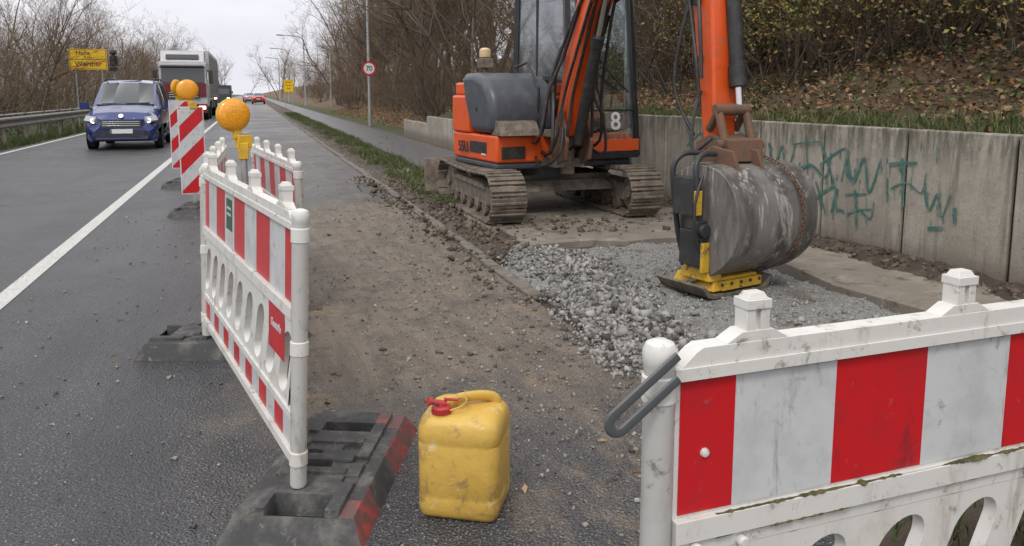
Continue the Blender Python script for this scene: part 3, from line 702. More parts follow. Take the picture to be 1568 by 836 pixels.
mb.box((0,0,.36),(1.5,.75,.2),0);mb.box((0,0,.34),(1.55,1.2,.12),0,tap=.8);mb.cyl((-.05,0,.42),(-.05,0,.64),.42,n=28,mi=1)
mb.prism([(1.62,.05),(1.68,.2),(1.66,.38),(1.72,.52),(1.76,.52),(1.72,.3),(1.70,.05)],-1.2,1.1,lambda a,b_,c_:(c_,a,b_),0)
for sx in(-.3,.3): mb.box((sx,1.2,.28),(.1,1.0,.12),0)
mb.obj('undercarriage',[MUD,GRY],bevel=.006,parent=ex).matrix_parent_inverse=Matrix.Identity(4)
al=rad(7);U=Matrix.Translation((-.08,.10,-.03))@Matrix.Rotation(al,4,'Z')
EW=ex.matrix_world@U
def plan(x0,x1,y0,yr,rr=.95,n=10):
    p=[(x0,y0),(x1,y0)]
    for k in range(n+1):
        a=math.pi*k/n;p.append((max(min(rr*1.02*math.cos(a),x1),x0),yr+ .60*math.sin(a)))
    return p
mb=MB();zf=lambda a,b_,c_:(a,b_,c_)
mb.prism(plan(-.91,.98,-.78,.38),.68,1.0,zf,0)
mb.prism(plan(-.89,.96,-.76,.38),.60,.68,zf,1)
cw=plan(-.93,.98,.02,.38)
mb.prism(cw,1.0,1.46,zf,0)
mb.prism([(x_*.96,.04+(y_-.04)*.95) for x_,y_ in cw],1.46,1.62,zf,0)
mb.prism([(x_*.88,.06+(y_-.06)*.85) for x_,y_ in cw],1.62,1.68,zf,1)
mb.obj('house_body',[ORG,GRY],bevel=.05,segs=4,parent=ex,T=EW)
mb=MB()
hood=[(-.70,1.02),(-.74,1.24),(-.70,1.45),(-.52,1.64),(-.2,1.73),(.10,1.73),(.19,1.66),(.12,1.42),(.0,1.18),(-.12,1.02)]
mb.prism(hood,-.955,-.10,lambda a,b_,c_:(c_,a,b_),0)
mb.obj('side_hood',[GRY],bevel=.085,segs=5,parent=ex,T=EW)
mb=MB()
mb.prism([(-.90,1.0),(-.62,1.0),(-.62,1.2),(-.8,1.15)],-.9,-.4,lambda a,b_,c_:(c_,a,b_),1)
mb.cyl((-.62,.2,1.70),(-.62,.2,1.98),.03,n=10,mi=1);mb.box((-.62,.2,1.86),(.16,.16,.12),1);mb.rev([(0,.07),(.03,.075),(.10,.07),(.12,.04)],(-.62,.2,1.93),(0,0,1),16,3)
mb.tube([(-.35,-.70,1.0),(-.35,-.75,1.55),(-.35,-.45,1.85),(-.35,-.1,1.8)],.016,8,2)
mb.box((-.7,-.795,.80),(.3,.02,.14),2);mb.box((.5,-.795,.82),(.5,.02,.1),2)
mb.box((-.915,-.25,.84),(.01,.5,.14),2);mb.box((-.96,-.30,1.3),(.01,.05,.05),2)
for z,t in((.68,.10),(1.02,.08)): mb.prism([(-.34,-.6),(.16,-.6),(.10,-1.05),(-.28,-1.05)],z-t/2,z+t/2,zf,1)
mb.cyl((-.09,-.98,.55),(-.09,-.98,1.12),.085,n=16,mi=1)
mb.obj('fittings',[ORG,MUD,BLK,M('beacon_lens',(.6,.45,.25),rough=.2)],bevel=.01,parent=ex,T=EW)
mb=MB();cx0,cx1,cy0,cy1,cz0,cz1=.0,.95,-.88,.62,.98,2.80
def beam(a,b_,w=.06,mi=0):
    a=Vector(a);b_=Vector(b_);d=b_-a;L=d.length;q=d.to_track_quat('Z','Y').to_matrix().to_4x4();mb.box((0,0,L/2),(w,w,L+w*.2),mi,Matrix.Translation(a)@q)
cf=-.70
C0=[(cx0,cy0,.72),(cx1,cy0,.72),(cx1,cy1,cz0),(cx0,cy1,cz0)];C1=[(cx0+.03,cf,cz1),(cx1-.05,cf,cz1),(cx1-.05,cy1-.04,cz1),(cx0+.03,cy1-.04,cz1)]
for a,b_ in zip(C0,C1): beam(a,b_,.07)
for i in range(4): beam(C1[i],C1[(i+1)%4],.07)
beam((cx0,cy0,.74),(cx1,cy0,.74),.08);beam((cx0,cy0+.03,1.28),(cx1,cy0+.03,1.28),.022);beam((cx0,cy0,.98),(cx0,cy1,.98),.07);beam((cx1,cy0,.75),(cx1,cy1,.75),.07)
beam((cx0+.015,.0,1.0),(cx0+.03,.03,cz1),.035);beam((cx1-.01,-.1,.8),(cx1-.03,-.05,cz1),.045)
mb.box((.48,-.06,cz1+.05),(.96,1.42,.09),0)
mb.box((.5,.0,1.0),(.9,1.2,.06),1)
mb.box((.5,.2,1.28),(.46,.46,.14),1);mb.box((.5,.42,1.68),(.44,.12,.66),1);mb.box((.5,.42,2.08),(.24,.1,.16),1)
for sx in(.2,.8): mb.box((sx,.05,1.35),(.1,.5,.12),1);mb.cyl((sx,-.12,1.4),(sx,-.16,1.66),.018,n=8,mi=1);mb.rev([(0,.02),(.04,.03),(.09,.02)],(sx,-.16,1.64),(0,0,1),8,1)
mb.box((.3,-.5,1.1),(.08,.2,.16),1);mb.box((.62,-.5,1.1),(.08,.2,.16),1);mb.box((.83,-.4,1.6),(.2,.1,.25),1)
mb.box((.48,-.92,.86),(.93,.03,.14),2)
mb.tube(crom([(-.03,-.86,1.1),(-.09,-.92,1.2),(-.09,-.90,2.1),(-.03,-.80,2.2)],4),.014,8,1)
mb.tube(crom([(.1,-.80,2.6),(.15,-.88,2.2),(.5,-.91,1.75),(.8,-.9,1.5)],5),.012,6,1)
mb.obj('cab_frame',[CABM,BLK,ORG],bevel=.012,parent=ex,T=EW)
mb=MB()
def quad(a,b_,c_,d): mb.add([a,b_,c_,d],[(0,1,2,3)],0)
quad((cx0+.03,cy0+.0,.78),(cx1-.03,cy0,.78),(cx1-.06,cf,cz1-.03),(cx0+.05,cf,cz1-.03))
quad((cx0+.0,cy0+.03,1.0),(cx0+.0,cy1-.03,1.0),(cx0+.03,cy1-.05,cz1-.03),(cx0+.03,cf+.03,cz1-.03))
quad((cx1,cy0+.03,.8),(cx1,cy1-.03,1.0),(cx1-.05,cy1-.05,cz1-.03),(cx1-.05,cf+.03,cz1-.03))
quad((cx0+.03,cy1,1.0),(cx1-.03,cy1,1.0),(cx1-.06,cy1-.04,cz1-.03),(cx0+.05,cy1-.04,cz1-.03))
mb.obj('cab_glass',[GLS],smooth=False,parent=ex,T=EW,recalc=False)
WT=M('white_vinyl',(.7,.7,.7),rough=.5)
text('8',.30,(.62,-.905,1.14),(1,0,0),(0,.09,1),WT,ex,T=EW)
text('55U',.19,(-.9345,.18,.82),(0,-1,0),(0,0,1),BLK,ex,T=EW,name='lettering_model',ext=.004)
mb=MB();mb.box((-.917,-.42,.83),(.004,.13,.15),0);mb.obj('number_decal',[WT],parent=ex,T=EW)
text('96',.08,(-.922,-.42,.83),(0,-1,0),(0,0,1),BLK,ex,T=EW)
BW=EW@Matrix.Translation((-.09,-.98,0))@Matrix.Rotation(rad(-7),4,'Z')
bf=lambda s,z,c_:(c_,-s,z)
mb=MB()
boom=[(-.02,.98),(.22,1.0),(.42,1.6),(.78,2.25),(1.15,2.68),(1.8,2.95),(2.62,3.10),(2.66,3.28),(1.7,3.26),(1.0,3.06),(.5,2.5),(.16,1.85),(-.07,1.2)]
mb.prism(boom,-.115,.115,bf,0)
arm=[(2.30,3.45),(2.54,3.55),(2.86,3.2),(3.08,2.2),(3.17,1.24),(3.15,1.02),(3.03,1.04),(2.80,2.2),(2.50,3.05),(2.26,3.3)]
mb.prism(arm,-.10,.10,bf,0)
mb.obj('boom_and_arm',[ORG],bevel=.02,parent=ex,T=BW)
mb=MB()
for sx in(-.15,.15): mb.prism([(-.08,.62),(.30,.74),(.36,.95),(.2,1.32),(-.06,1.1)],sx-.02,sx+.02,bf,2)
def hyd(a,b_,r=.055,t=.6,dx=0,mi=0):
    A=Vector(bf(*a,dx));B=Vector(bf(*b_,dx));mid=A+(B-A)*t;mb.cyl(A,mid,r,n=16,mi=mi);mb.cyl(mid,B,r*.5,n=12,mi=1);mb.cyl(A+(mid-A)*.93,A+(mid-A)*1.03,r*1.2,n=16,mi=mi)
hyd((.30,.92),(1.05,2.62),.06,.66)
for dx in(-.13,.13): mb.prism([(.9,2.4),(1.15,2.45),(1.2,2.7),(1.0,2.7)],dx-.01,dx+.01,bf,0)
hyd((1.0,3.2),(2.3,3.45),.055,.7)
hyd((2.95,3.2),(3.25,1.36),.06,.88,.07)
for dx in(-.12,.12):
    mb.tube([bf(3.13,1.2,dx),bf(3.25,1.36,dx)],.03,8,2);mb.tube([bf(3.25,1.36,dx),bf(3.36,1.1,dx)],.034,8,2)
mb.cyl(bf(3.25,1.36,-.15),bf(3.25,1.36,.15),.045,n=12,mi=2);mb.cyl(bf(3.12,1.06,-.18),bf(3.12,1.06,.18),.045,n=12,mi=2)
mb.prism([(3.0,1.10),(3.18,1.17),(3.44,1.14),(3.46,.98),(3.2,.90),(3.02,.94)],-.15,.15,bf,2);mb.cyl(bf(3.36,1.1,-.2),bf(3.36,1.1,.2),.04,n=12,mi=2)
mb.obj('hydraulics',[BLK,CHR,RST],bevel=.004,parent=ex,T=BW)
mb=MB()
def hose(pts,r=.014): mb.tube(crom([bf(*p) for p in pts],5),r,7,0)
for i,dx in enumerate((-.09,-.05,0,.05,.09)):
    hose([(-.15,.75+.02*i,dx*2.4),(.30,.95,dx*3),(.32+.05*i,1.45,dx*2),(.55+.04*i,1.9,dx*1.6),(.9,2.4,dx*1.5),(1.2,2.78,dx*1.4)],.018)
hose([(-.2,.8,-.25),(.35,.85,-.34),(.3,1.3,-.30),(.1,1.6,-.22),(.2,1.9,-.15)],.02)
hose([(-.25,.9,-.35),(.2,1.0,-.42),(.2,1.5,-.32),(.3,1.9,-.18),(.6,2.4,-.13)],.02)
hose([(-.25,.9,-.30),(.15,1.1,-.36),(.15,1.6,-.28),(.35,2.1,-.17),(.7,2.5,-.13)],.018)
hose([(-.3,.8,-.3),(.1,.65,-.38),(.35,.8,-.25),(.3,1.1,-.18)],.018)
hose([(-.1,1.2,-.15),(.0,1.6,-.22),(.15,2.0,-.15)],.014);hose([(.0,1.0,.2),(.45,1.15,.25),(.42,1.7,.16),(.8,2.3,.13)],.014)
hose([(.0,.9,.2),(.3,.8,.33),(.4,1.2,.26),(.3,1.6,.16),(.7,2.2,.14)],.018)
for dx in(-.11,.11):
    hose([(2.5,3.2,dx),(2.72,2.7,dx*1.5),(2.86,2.1,dx*1.3),(3.0,1.7,dx*1.5),(3.05,1.35,dx*1.4)],.014)
    hose([(2.7,3.2,dx*.7),(2.9,2.9,dx*1.3),(3.0,2.5,dx*1.2)],.013)
hose([(2.85,2.4,-.1),(2.8,1.9,-.2),(2.78,1.5,-.22),(2.95,1.15,-.14)],.015);hose([(2.75,2.9,-.1),(2.65,2.5,-.22),(2.78,2.2,-.12)],.014);hose([(2.9,2.3,-.11),(3.02,2.0,-.16),(3.08,1.6,-.17)],.016)
hose([(3.0,1.5,-.12),(3.1,1.3,-.24),(3.2,1.05,-.3),(3.3,1.15,-.2)],.014)
mb.box(bf(2.88,2.25,-.115),(.03,.1,.14),0);mb.box(bf(2.96,1.75,0),(.24,.05,.05),0)
mb.obj('hoses',[BLK],parent=ex,T=BW)
# bucket
BT=TR(3.49,4.98,-.01,rad(13.5))
mb=MB();pr0=[(-.24,.90),(-.1,.97),(.06,.99),(.22,.95),(.34,.83),(.39,.68),(.39,.50),(.33,.35),(.22,.24),(.09,.16),(-.04,.11)]
prof=[(p.x,p.y) for p in crom([(a,b_,0) for a,b_ in pr0],4)]
wb=.42;g2=lambda s,z,c_:(c_,-s,z)
n=len(prof);inn=[]
for i,(s,z) in enumerate(prof):
    a=prof[max(i-1,0)];b_=prof[min(i+1,n-1)];d=Vector((b_[0]-a[0],b_[1]-a[1])).normalized();inn.append((s+d.y*.018,z-d.x*.018))
mb.prism(prof+inn[::-1],-wb,wb,g2,0)
for sg in(-1,1):
    mb.prism(prof+[(-.16,.35),(-.25,.7)],sg*wb-.012,sg*wb+.012,g2,0)
mb.box((.0,.045,.115),(2*wb+.04,.15,.028),0,rot=(-.5,0,0))
for sg in(-.13,.13): mb.prism([(-.2,.92),(-.2,1.05),(-.05,1.12),(.15,1.09),(.22,.93)],sg-.1-.015,sg-.1+.015,g2,1)
mb.box((.0,.05,.98),(.82,.08,.04),0)
bk=mb.obj('bucket',[DST,RST],bevel=.005,parent=ex,T=BT,ang=30)
mb=MB()
pv=crom([(.02,-.0,1.13),(.12,-.12,1.04),(.19,-.25,.97),(.22,-.37,.83),(.23,-.415,.70),(.23,-.42,.53),(.22,-.36,.37),(.22,-.29,.30)],3)
q=[]
for i in range(len(pv)-1):
    L=(pv[i+1]-pv[i]).length;k=max(1,round(L/.03))
    for t in range(k): q.append((pv[i].lerp(pv[i+1],t/k),(pv[i+1]-pv[i]).normalized()))
for i,(p,d) in enumerate(q):
    s_=d.cross(Vector((1,0,0)) if i%2 else Vector((0,1,.2))).normalized();pts=[]
    for k in range(9):
        a=2*math.pi*k/8;pts.append(p+d*math.cos(a)*.02+s_*math.sin(a)*.012)
    mb.tube(pts,.0045,5,0)
mb.obj('chain',[RST],parent=ex,T=BT)
# ------------------------------------------------------------ plate compactor
CY=M('compactor_yellow',(.62,.38,.03),(.42,.27,.04),10,rough=.5,c3=(.12,.09,.06),s3=14,l3=.55,h3=.66)
mb=MB()
mb.prism([(-.40,.10),(-.34,.02),(-.28,0),(.24,0),(.30,.02),(.36,.10),(.345,.115),(.24,.03),(-.28,.03),(-.385,.115)],-.24,.24,lambda a,b_,c_:(a,c_,b_),1)
mb.box((0,0,.09),(.52,.42,.09),0,tap=.88);mb.box((.02,-.215,.085),(.42,.05,.07),0)
for sx in(-.2,-.1,0,.1,.2): mb.cyl((sx,-.235,.10),(sx,-.25,.10),.014,n=8,mi=2)
mb.box((-.22,-.05,.17),(.14,.30,.10),0,tap=.8)
for sx in(-.15,.15):
    for sy in(-.13,.13): mb.cyl((sx,sy,.12),(sx,sy,.18),.035,n=12,mi=2)
mb.box((0,0,.19),(.44,.34,.03),2);mb.box((.02,0.06,.28),(.24,.2,.18),2);mb.box((.02,.06,.41),(.26,.22,.10),2,tap=.85)
mb.tube(crom([(-.22,-.1,.2),(-.30,-.12,.45),(-.36,-.12,.8),(-.36,-.10,.96),(-.28,-.08,1.04),(-.12,-.06,1.04)],4),.022,8,2);mb.tube(crom([(-.22,.12,.2),(-.30,.12,.45),(-.36,.12,.8),(-.36,.12,.96),(-.28,.1,1.04),(-.12,.08,1.04)],4),.022,8,2)
mb.tube([(-.36,-.12,.86),(-.36,.12,.86)],.02,8,2);mb.box((-.34,0,.74),(.08,.2,.28),2);mb.box((-.36,-.13,.70),(.06,.03,.18),0);mb.box((-.30,-.05,.36),(.09,.22,.26),2);mb.box((-.31,-.165,.30),(.07,.03,.22),0)
mb.box((-.34,-.13,.50),(.10,.05,.14),2);mb.cyl((-.33,-.15,.5),(-.33,-.19,.5),.05,n=14,mi=2)
mb.tube(crom([(-.34,-.15,.9),(-.42,-.16,.7),(-.39,-.15,.45),(-.28,-.14,.25)],4),.012,6,2)
mb.obj('plate_compactor',[CY,MUD,DGR],bevel=.006,T=TR(3.33,4.99,.015,rad(14)))
# ------------------------------------------------------------ poles and signs
mb=MB();mb.cyl((5.1,10.0,0),(5.1,10.0,7.5),.058,.05,16,0);mb.cyl((5.1,10,0),(5.1,10,1.0),.07,n=16,mi=0);mb.tube([(5.1,10,7.4),(5.0,10,7.8),(4.4,10,8.0),(3.8,10,8.05)],.04,8,0);mb.box((3.6,10,8.03),(.6,.25,.1),0)
mb.obj('street_lamp',[GALV])
def lamppost(x,y,h,arm=1.6,w=1.):
    mb=MB();z=float(terr(x,y));mb.cyl((x,y,z),(x,y,h-.6),.09*w,.07*w,10,0);mb.tube(crom([(x,y,h-.7),(x-.15,y,h-.25),(x-.6,y,h),(x-arm,y,h+.1)],4),.055*w,8,0);mb.box((x-arm-.25,y,h+.1),(.7,.26,.14),0,rot=(0,.05,0));return mb.obj('street_lamp',[GALV])
lamppost(6.85,72,5.6,.4);lamppost(5.6,88,7.6,2.2);lamppost(5.5,125,8.2,2,1.3);lamppost(5.5,165,8.5,2,1.6)
PW=M('sign_white',(.7,.7,.7),rough=.4);PR=M('sign_red',(.5,.02,.02),rough=.4);PY=M('sign_yellow',(.78,.48,.01),rough=.4);PB=M('sign_black',(.02,.02,.02),rough=.5)
mb=MB();x,y=5.15,36.;mb.cyl((x,y,0),(x,y,8),.075,.06,12,0)
e=mb.obj('speed_limit_sign',[GALV])
mb=MB();mb.cyl((x,y-.09,2.62),(x,y-.1,2.62),.33,n=32,mi=1);mb.cyl((x,y-.1,2.62),(x,y-.104,2.62),.245,n=32,mi=0);mb.obj('disc',[PW,PR],smooth=False,parent=e)
text('70',.30,(x,y-.107,2.62),(1,0,0),(0,0,1),PB,e)
def ybox(name,x,y,z0,z1,w,lines,strike=False):
    mb=MB();mb.box((x,y,(z0+z1)/2),(w,.03,z1-z0),1);mb.box((x,y-.016,(z0+z1)/2),(w-.06,.004,z1-z0-.06),2);mb.box((x,y-.019,(z0+z1)/2),(w-.1,.004,z1-z0-.1),1)
    zg=float(terr(x,y))
    for sx in((-w*.35,w*.35) if w>1 else(0,)): mb.cyl((x+sx,y+.05,zg),(x+sx,y+.05,z1),.035,n=8,mi=0)
    if strike: mb.box((x,y-.022,z0+(z1-z0)*.27),(w*.95,.003,.05),3,rot=(0,-.2,0));mb.box((x,y-.0195,z0+(z1-z0)*.5),(w-.06,.005,.03),2)
    e=mb.obj(name,[GALV,PY,PB,PR],smooth=False)
    for t,s_,dz in lines: text(t,s_,(x,y-.0235,z0+(z1-z0)*dz),(1,0,0),(0,0,1),PB,e)
ybox('town_exit_sign',-7.35,42,2.62,3.6,1.62,[('Halle  \u2191',.30,.80),('8 km',.16,.60),('Werther',.32,.27)],True)
ybox('direction_sign',3.95,90,1.6,3.0,1.1,[('Bielefeld',.2,.8),('Werther',.2,.55),('Halle',.2,.3)])
mb=MB();mb.cyl((-6.7,45,0),(-6.7,45,3.0),.05,n=10,mi=0);mb.rev([(0,.1),(.02,.2),(.5,.2),(.55,.1)],(-6.7,45,2.9),(0,0,1),14,1);mb.rev([(0,.05),(.12,.19),(.24,.15),(.3,.02)],(-6.7,45,3.45),(0,0,1),14,1);mb.box((-6.7,44.9,2.75),(.35,.3,.2),1)
mb.obj('traffic_counter',[GALV,PB])
mb=MB();gp=[(0,.44),(.035,.47),(.035,.52),(0,.56),(0,.62),(.035,.66),(.035,.71),(0,.745),(-.006,.745),(.027,.71),(.027,.66),(-.008,.62),(-.008,.56),(.027,.52),(.027,.47),(-.006,.44)]
mb.prism(gp,2,140,lambda a,b_,c_:(-6.75+a*2,c_,b_+.06),0);mb.box((-6.95,70,.86),(.3,140,.03),0)
for i in range(60): mb.box((-6.86,3+i*2.3,.3),(.1,.05,1.2),0)
mb.obj('guardrail',[M('weathered_steel_rail',(.19,.175,.16),(.28,.27,.25),3,rough=.6,metal=.3)],smooth=False)
# ------------------------------------------------------------ vehicles
def vehicle(name,x,y,st,paint,face=-1,glass=None,details=None,wheels=(),wr=.31):
    e=empty(name,Matrix.Translation((x,y,.0))@(Matrix.Identity(4) if face<0 else Matrix.Rotation(math.pi,4,'Z')))
    mb=MB();rings=[]
    for (yy,zb,hb,ht,w,wt) in st:
        h=[(-w*.92,zb),(-w*.99,zb+.12),(-w,(zb+hb)/2+.05),(-w*.985,hb),(-wt,ht-.05),(-wt+.09,ht-.005),(-wt*.4,ht+.02)]
        ring=[(a,yy,b_) for a,b_ in h]+[(-a,yy,b_) for a,b_ in h[::-1]];rings.append(ring)
    k=len(rings[0])
    for j in range(len(rings)-1):
        for i in range(k):
            i2=(i+1)%k;mi=0
            if j in glass.get('front',()) and 5<=i<=7: mi=1
            if j in glass.get('side',()) and i in(3,9): mi=1
            if i==k-1: mi=2
            mb.add([rings[j][i],rings[j][i2],rings[j+1][i2],rings[j+1][i]],[(0,1,2,3)],mi)
    mb.add(rings[0],[tuple(range(k))],0);mb.add(rings[-1],[tuple(range(k))],0)
    o=mb.obj('body',[paint,CGL,DGR],parent=e,ang=38);o.matrix_parent_inverse=Matrix.Identity(4)
    w_=o.modifiers.new('w','WELD');bb=o.modifiers.new('b','BEVEL');bb.width=.03;bb.segments=3;bb.limit_method='ANGLE';bb.angle_limit=rad(25)
    mb=MB();hw=max(s_[4] for s_ in st)
    for yy in wheels:
        for s_ in(-1,1):
            mb.rev([(-.1,wr*.7),(-.1,wr*.95),(-.07,wr),(.07,wr),(.1,wr*.95),(.1,wr*.7)],(s_*(hw-.11),yy,wr),(1,0,0),24,0)
            mb.rev([(0,wr*.62),(.012,wr*.6),(.004,wr*.2)],(s_*(hw-.012),yy,wr),(s_,0,0),12,1)
            mb.rev([(0,wr*1.16),(.006,wr*1.14)],(s_*(hw-.005),yy,wr+.02),(s_,0,0),24,0)
    o=mb.obj('wheels',[TYR,GALV],parent=e);o.matrix_parent_inverse=Matrix.Identity(4)
    if details:
        mb=MB();details(mb);o=mb.obj('details',[DGR,CHR,HL,PLT,AMB,paint,TLR,LGL],bevel=.006,parent=e);o.matrix_parent_inverse=Matrix.Identity(4)
    return e
TYR=M('tyre',(.02,.02,.02),rough=.8)
CGL,nt,b=mk('car_glass');b.inputs['Base Color'].default_value=(.03,.04,.045,1);b.inputs['Roughness'].default_value=.05;b.inputs['Coat Weight'].default_value=1
BLU,nt,b=mk('blue_car_paint');b.inputs['Base Color'].default_value=(.010,.024,.15,1);b.inputs['Roughness'].default_value=.3;b.inputs['Coat Weight'].default_value=1;b.inputs['Metallic'].default_value=.3
HL,nt,b=mk('headlamp_lit');b.inputs['Base Color'].default_value=(.8,.8,.78,1);b.inputs['Emission Color'].default_value=(1,.9,.7,1);b.inputs['Emission Strength'].default_value=3
TLR,nt,b=mk('tail_lamp');b.inputs['Base Color'].default_value=(.5,.01,.01,1);b.inputs['Emission Color'].default_value=(1,.03,.02,1);b.inputs['Emission Strength'].default_value=1.2
PLT=M('number_plate',(.7,.7,.7),rough=.4)
LGL=M('headlamp_glass',(.40,.42,.46),rough=.1)
st=[(0,.30,.50,.66,.66,.50),(.05,.24,.60,.82,.80,.62),(.22,.22,.80,.98,.88,.72),(.6,.22,.92,1.08,.915,.78),(1.0,.22,1.0,1.18,.92,.80),(1.78,.22,1.06,1.78,.925,.70),(2.2,.22,1.07,1.86,.925,.70),(3.2,.22,1.08,1.87,.925,.70),(3.95,.24,1.08,1.84,.92,.69),(4.2,.28,1.05,1.74,.88,.66),(4.25,.35,1.0,1.6,.84,.6)]
def det(mb):
    mb.box((0,-.005,.44),(1.1,.06,.16),0);mb.box((0,.0,.70),(.98,.08,.20),0,rot=(-.12,0,0));
    for z in(.65,.70,.75): mb.box((0,-.045,z),(.90,.02,.014),1,rot=(-.12,0,0))
    mb.rev([(0,.07),(.015,.06)],(0,.03,.90),(0,-1,.6),16,1)
    for s in(-1,1):
        mb.box((s*.70,.10,.79),(.30,.20,.15),7,rot=(-.5,s*-.12,s*.5));mb.rev([(0,.065),(.03,.06)],(s*.66,.0,.78),(s*.1,-1,.2),16,2)
        mb.box((s*.62,-.0,.42),(.16,.06,.10),0,rot=(0,0,s*.25))
        mb.box((s*1.04,1.15,1.17),(.22,.12,.17),5,rot=(0,0,s*.1));mb.box((s*.95,1.15,1.08),(.1,.06,.05),0)
        mb.tube([(s*.64,1.95,1.86),(s*.64,2.05,1.92),(s*.64,3.7,1.92),(s*.64,3.85,1.86)],.018,8,0)
        mb.box((s*.905,1.9,1.42),(.02,.07,.62),0,rot=(0,s*-.24,0));mb.box((s*.85,2.75,1.42),(.06,.09,.66),0,rot=(0,s*-.26,0))
        mb.box((s*.928,2.5,.42),(.012,2.3,.12),0)
        mb.box((s*.6,4.25,.95),(.3,.06,.3),6)
    mb.box((0,-.042,.50),(.54,.012,.115),3);mb.box((-.25,-.05,.50),(.03,.004,.11),5)
    mb.tube([(-.6,1.0,1.215),(0,1.05,1.23),(.05,1.08,1.25)],.012,6,0);mb.tube([(.0,1.0,1.22),(.6,1.06,1.24)],.012,6,0);mb.box((0,.97,1.19),(1.45,.1,.02),0)
    mb.box((0,1.73,1.68),(.2,.05,.09),0)
vehicle('blue_van_car',-3.30,22.7,st,BLU,glass=dict(front=(4,),side=(5,6,7)),details=det,wheels=(.78,3.45))
def smallcar(name,x,y,col,face):
    p,nt,b=mk(name+'_paint');b.inputs['Base Color'].default_value=(*col,1);b.inputs['Roughness'].default_value=.3;b.inputs['Coat Weight'].default_value=1
    st=[(0,.3,.5,.66,.66,.5),(.06,.24,.6,.8,.82,.64),(.7,.22,.82,.93,.88,.74),(1.3,.22,.9,1.02,.89,.76),(2.0,.22,.92,1.45,.9,.62),(3.2,.22,.93,1.47,.9,.62),(3.9,.25,.95,1.1,.88,.7),(4.2,.3,.9,1.0,.82,.68),(4.25,.35,.8,.9,.78,.6)]
    def d(mb):
        for s in(-1,1):
            mb.box((s*.66,.02,.68),(.28,.1,.12),2);mb.box((s*.68,4.24,.82),(.3,.08,.16),6);mb.box((s*.98,1.45,1.0),(.16,.1,.12),5)
        mb.box((0,4.27,.7),(.5,.02,.11),3);mb.box((0,-.01,.5),(.9,.06,.2),0);mb.box((0,4.26,.42),(1.5,.06,.2),0)
    vehicle(name,x,y,st,p,glass=dict(front=(3,5),side=(4,)),face=face,details=d,wheels=(.8,3.4))
smallcar('red_car',.9,118,(.35,.02,.02),1);smallcar('dark_car',-.6,150,(.03,.03,.035),1);smallcar('white_car',-.2,134,(.3,.31,.33),1)
def van(x,y):
    mb=MB();mb.box((0,2.6,1.4),(2.,5.2,2.1),0);mb.box((0,-.1,.9),(1.9,.9,1.0),0,tap=.9);mb.box((0,-.02,1.75),(1.7,.1,.75),1,rot=(-.25,0,0))
    for s in(-1,1):
        mb.cyl((s*.75,.5,.35),(s*1.0,.5,.35),.35,n=16,mi=2);mb.cyl((s*.75,4.2,.35),(s*1.0,4.2,.35),.35,n=16,mi=2);mb.box((s*.7,-.56,.9),(.3,.05,.18),3);mb.box((s*1.15,.3,1.6),(.15,.1,.3),2)
    mb.obj('delivery_van',[M('van_paint',(.05,.055,.07),rough=.4),CGL,DGR,HL],bevel=.08,segs=3,T=Matrix.Translation((x,y,0)))
van(-3.3,98)
mb=MB();MR=M('maroon_paint',(.16,.012,.022),rough=.3);TW_=M('truck_white',(.50,.50,.52),(.42,.42,.43),3,rough=.4)
mb.box((0,1.1,2.0),(2.45,2.2,2.5),1);mb.prism([(.15,3.25),(.55,3.85),(2.1,3.9),(2.1,3.25)],-1.12,1.12,lambda a,b_,c_:(c_,a,b_),1);mb.box((0,.25,3.52),(1.7,.03,.30),3,rot=(-.55,0,0))
mb.box((0,-.02,2.50),(2.2,.08,.85),2,rot=(-.06,0,0));mb.box((0,-.03,1.68),(2.35,.1,.74),0);mb.box((0,-.09,1.45),(1.6,.06,.45),3);mb.box((0,-.03,3.05),(2.4,.12,.16),1)
for z in(1.30,1.42,1.54): mb.box((0,-.13,z),(1.5,.03,.04),1)
mb.box((0,-.08,.65),(2.4,.3,.5),0);mb.box((0,-.24,.62),(.52,.02,.12),1);mb.box((0,-.14,2.98),(2.2,.3,.10),3)
for s in(-1,1):
    mb.box((s*.95,-.22,.70),(.36,.05,.18),5);mb.box((s*1.45,.1,2.4),(.2,.22,.75),3);mb.box((s*1.32,.1,2.75),(.2,.05,.05),3);mb.box((s*1.25,.5,2.3),(.02,.9,.7),2)
    mb.cyl((s*.9,.9,.5),(s*1.22,.9,.5),.5,n=20,mi=4)
    for yy in(3.6,10,11.3,12.6): mb.cyl((s*.9,yy,.5),(s*1.22,yy,.5),.5,n=20,mi=4)
    mb.box((s*1.2,7,.85),(.05,5,.5),3)
    for k in range(16): mb.box((s*1.277,2.9+k*.8,2.55),(.02,.05,2.5),3)
    mb.box((s*1.277,8.7,1.3),(.03,12.2,.12),0)
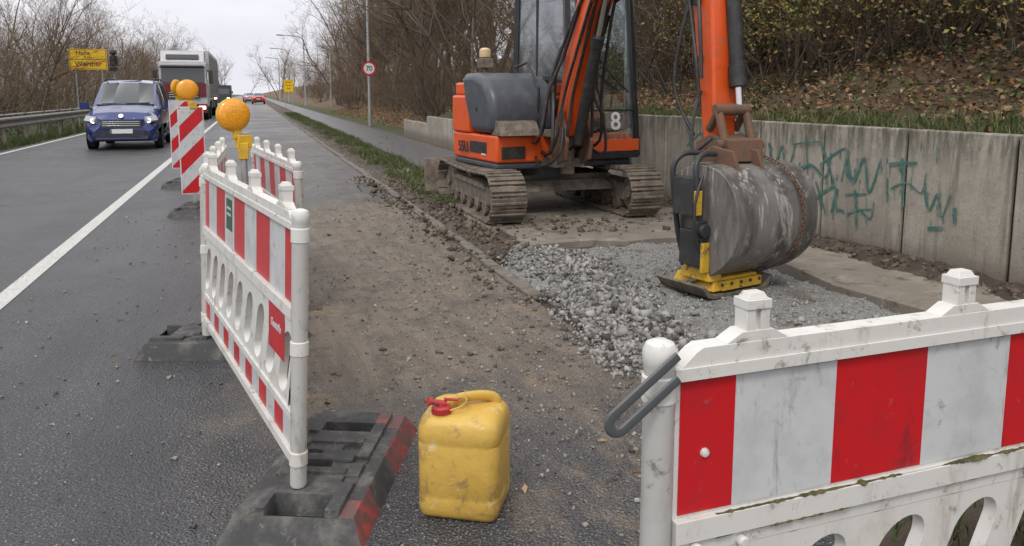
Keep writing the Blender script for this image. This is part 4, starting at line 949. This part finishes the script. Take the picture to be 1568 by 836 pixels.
mb.box((0,8.7,2.6),(2.54,12.4,2.75),1);mb.box((0,8.7,1.0),(1.2,12,.3),3)
mb.obj('articulated_truck',[MR,TW_,CGL,DGR,M('truck_tyre',(.02,.02,.02),rough=.9),HL],bevel=.04,T=Matrix.Translation((-3.58,47,0)))
# ------------------------------------------------------------ world, sun, camera
w=bpy.data.worlds.new('World');sc.world=w;w.use_nodes=True;nt=w.node_tree;bg=nt.nodes['Background']
sk=N(nt,'ShaderNodeTexSky');sk.sky_type='NISHITA';sk.sun_disc=False;sk.dust_density=4;sk.air_density=1
hs=N(nt,'ShaderNodeHueSaturation');hs.inputs['Saturation'].default_value=.18;nt.links.new(sk.outputs[0],hs.inputs['Color'])
tc=N(nt,'ShaderNodeTexCoord').outputs['Generated']
cl=noi(nt,vscale(nt,tc,(1,1,3.5)),2.2,6,.55)
cc=mix(nt,mr(nt,cl,.3,.7),(7.8,7.8,8.5),(9.9,9.9,10.4))
sz=N(nt,'ShaderNodeSeparateXYZ');nt.links.new(tc,sz.inputs[0])
cc=mix(nt,mr(nt,sz.outputs[2],.15,.8),cc,(13.6,13.4,13.4))
nt.links.new(mix(nt,.9,hs.outputs[0],cc),bg.inputs['Color']);bg.inputs['Strength'].default_value=.112
sl=bpy.data.lights.new('sun','SUN');sl.energy=1.3;sl.angle=rad(14);sl.color=(1,.96,.91)
so=bpy.data.objects.new('sun',sl);sc.collection.objects.link(so)
d=Vector((-.45,-.6,1.0)).normalized();so.rotation_euler=d.to_track_quat('Z','Y').to_euler()
sk.sun_elevation=math.asin(d.z);sk.sun_rotation=math.atan2(d.x,d.y)
cam=bpy.data.cameras.new('camera');cam.sensor_width=36;cam.lens=27.09;cam.shift_y=-.0765;cam.clip_end=2000
co=bpy.data.objects.new('camera',cam);sc.collection.objects.link(co);co.location=(0,0,1.5);co.rotation_euler=(rad(82.5),0,rad(-18.54));sc.camera=co
sc.view_settings.view_transform='Standard';sc.view_settings.look='None';sc.view_settings.exposure=0
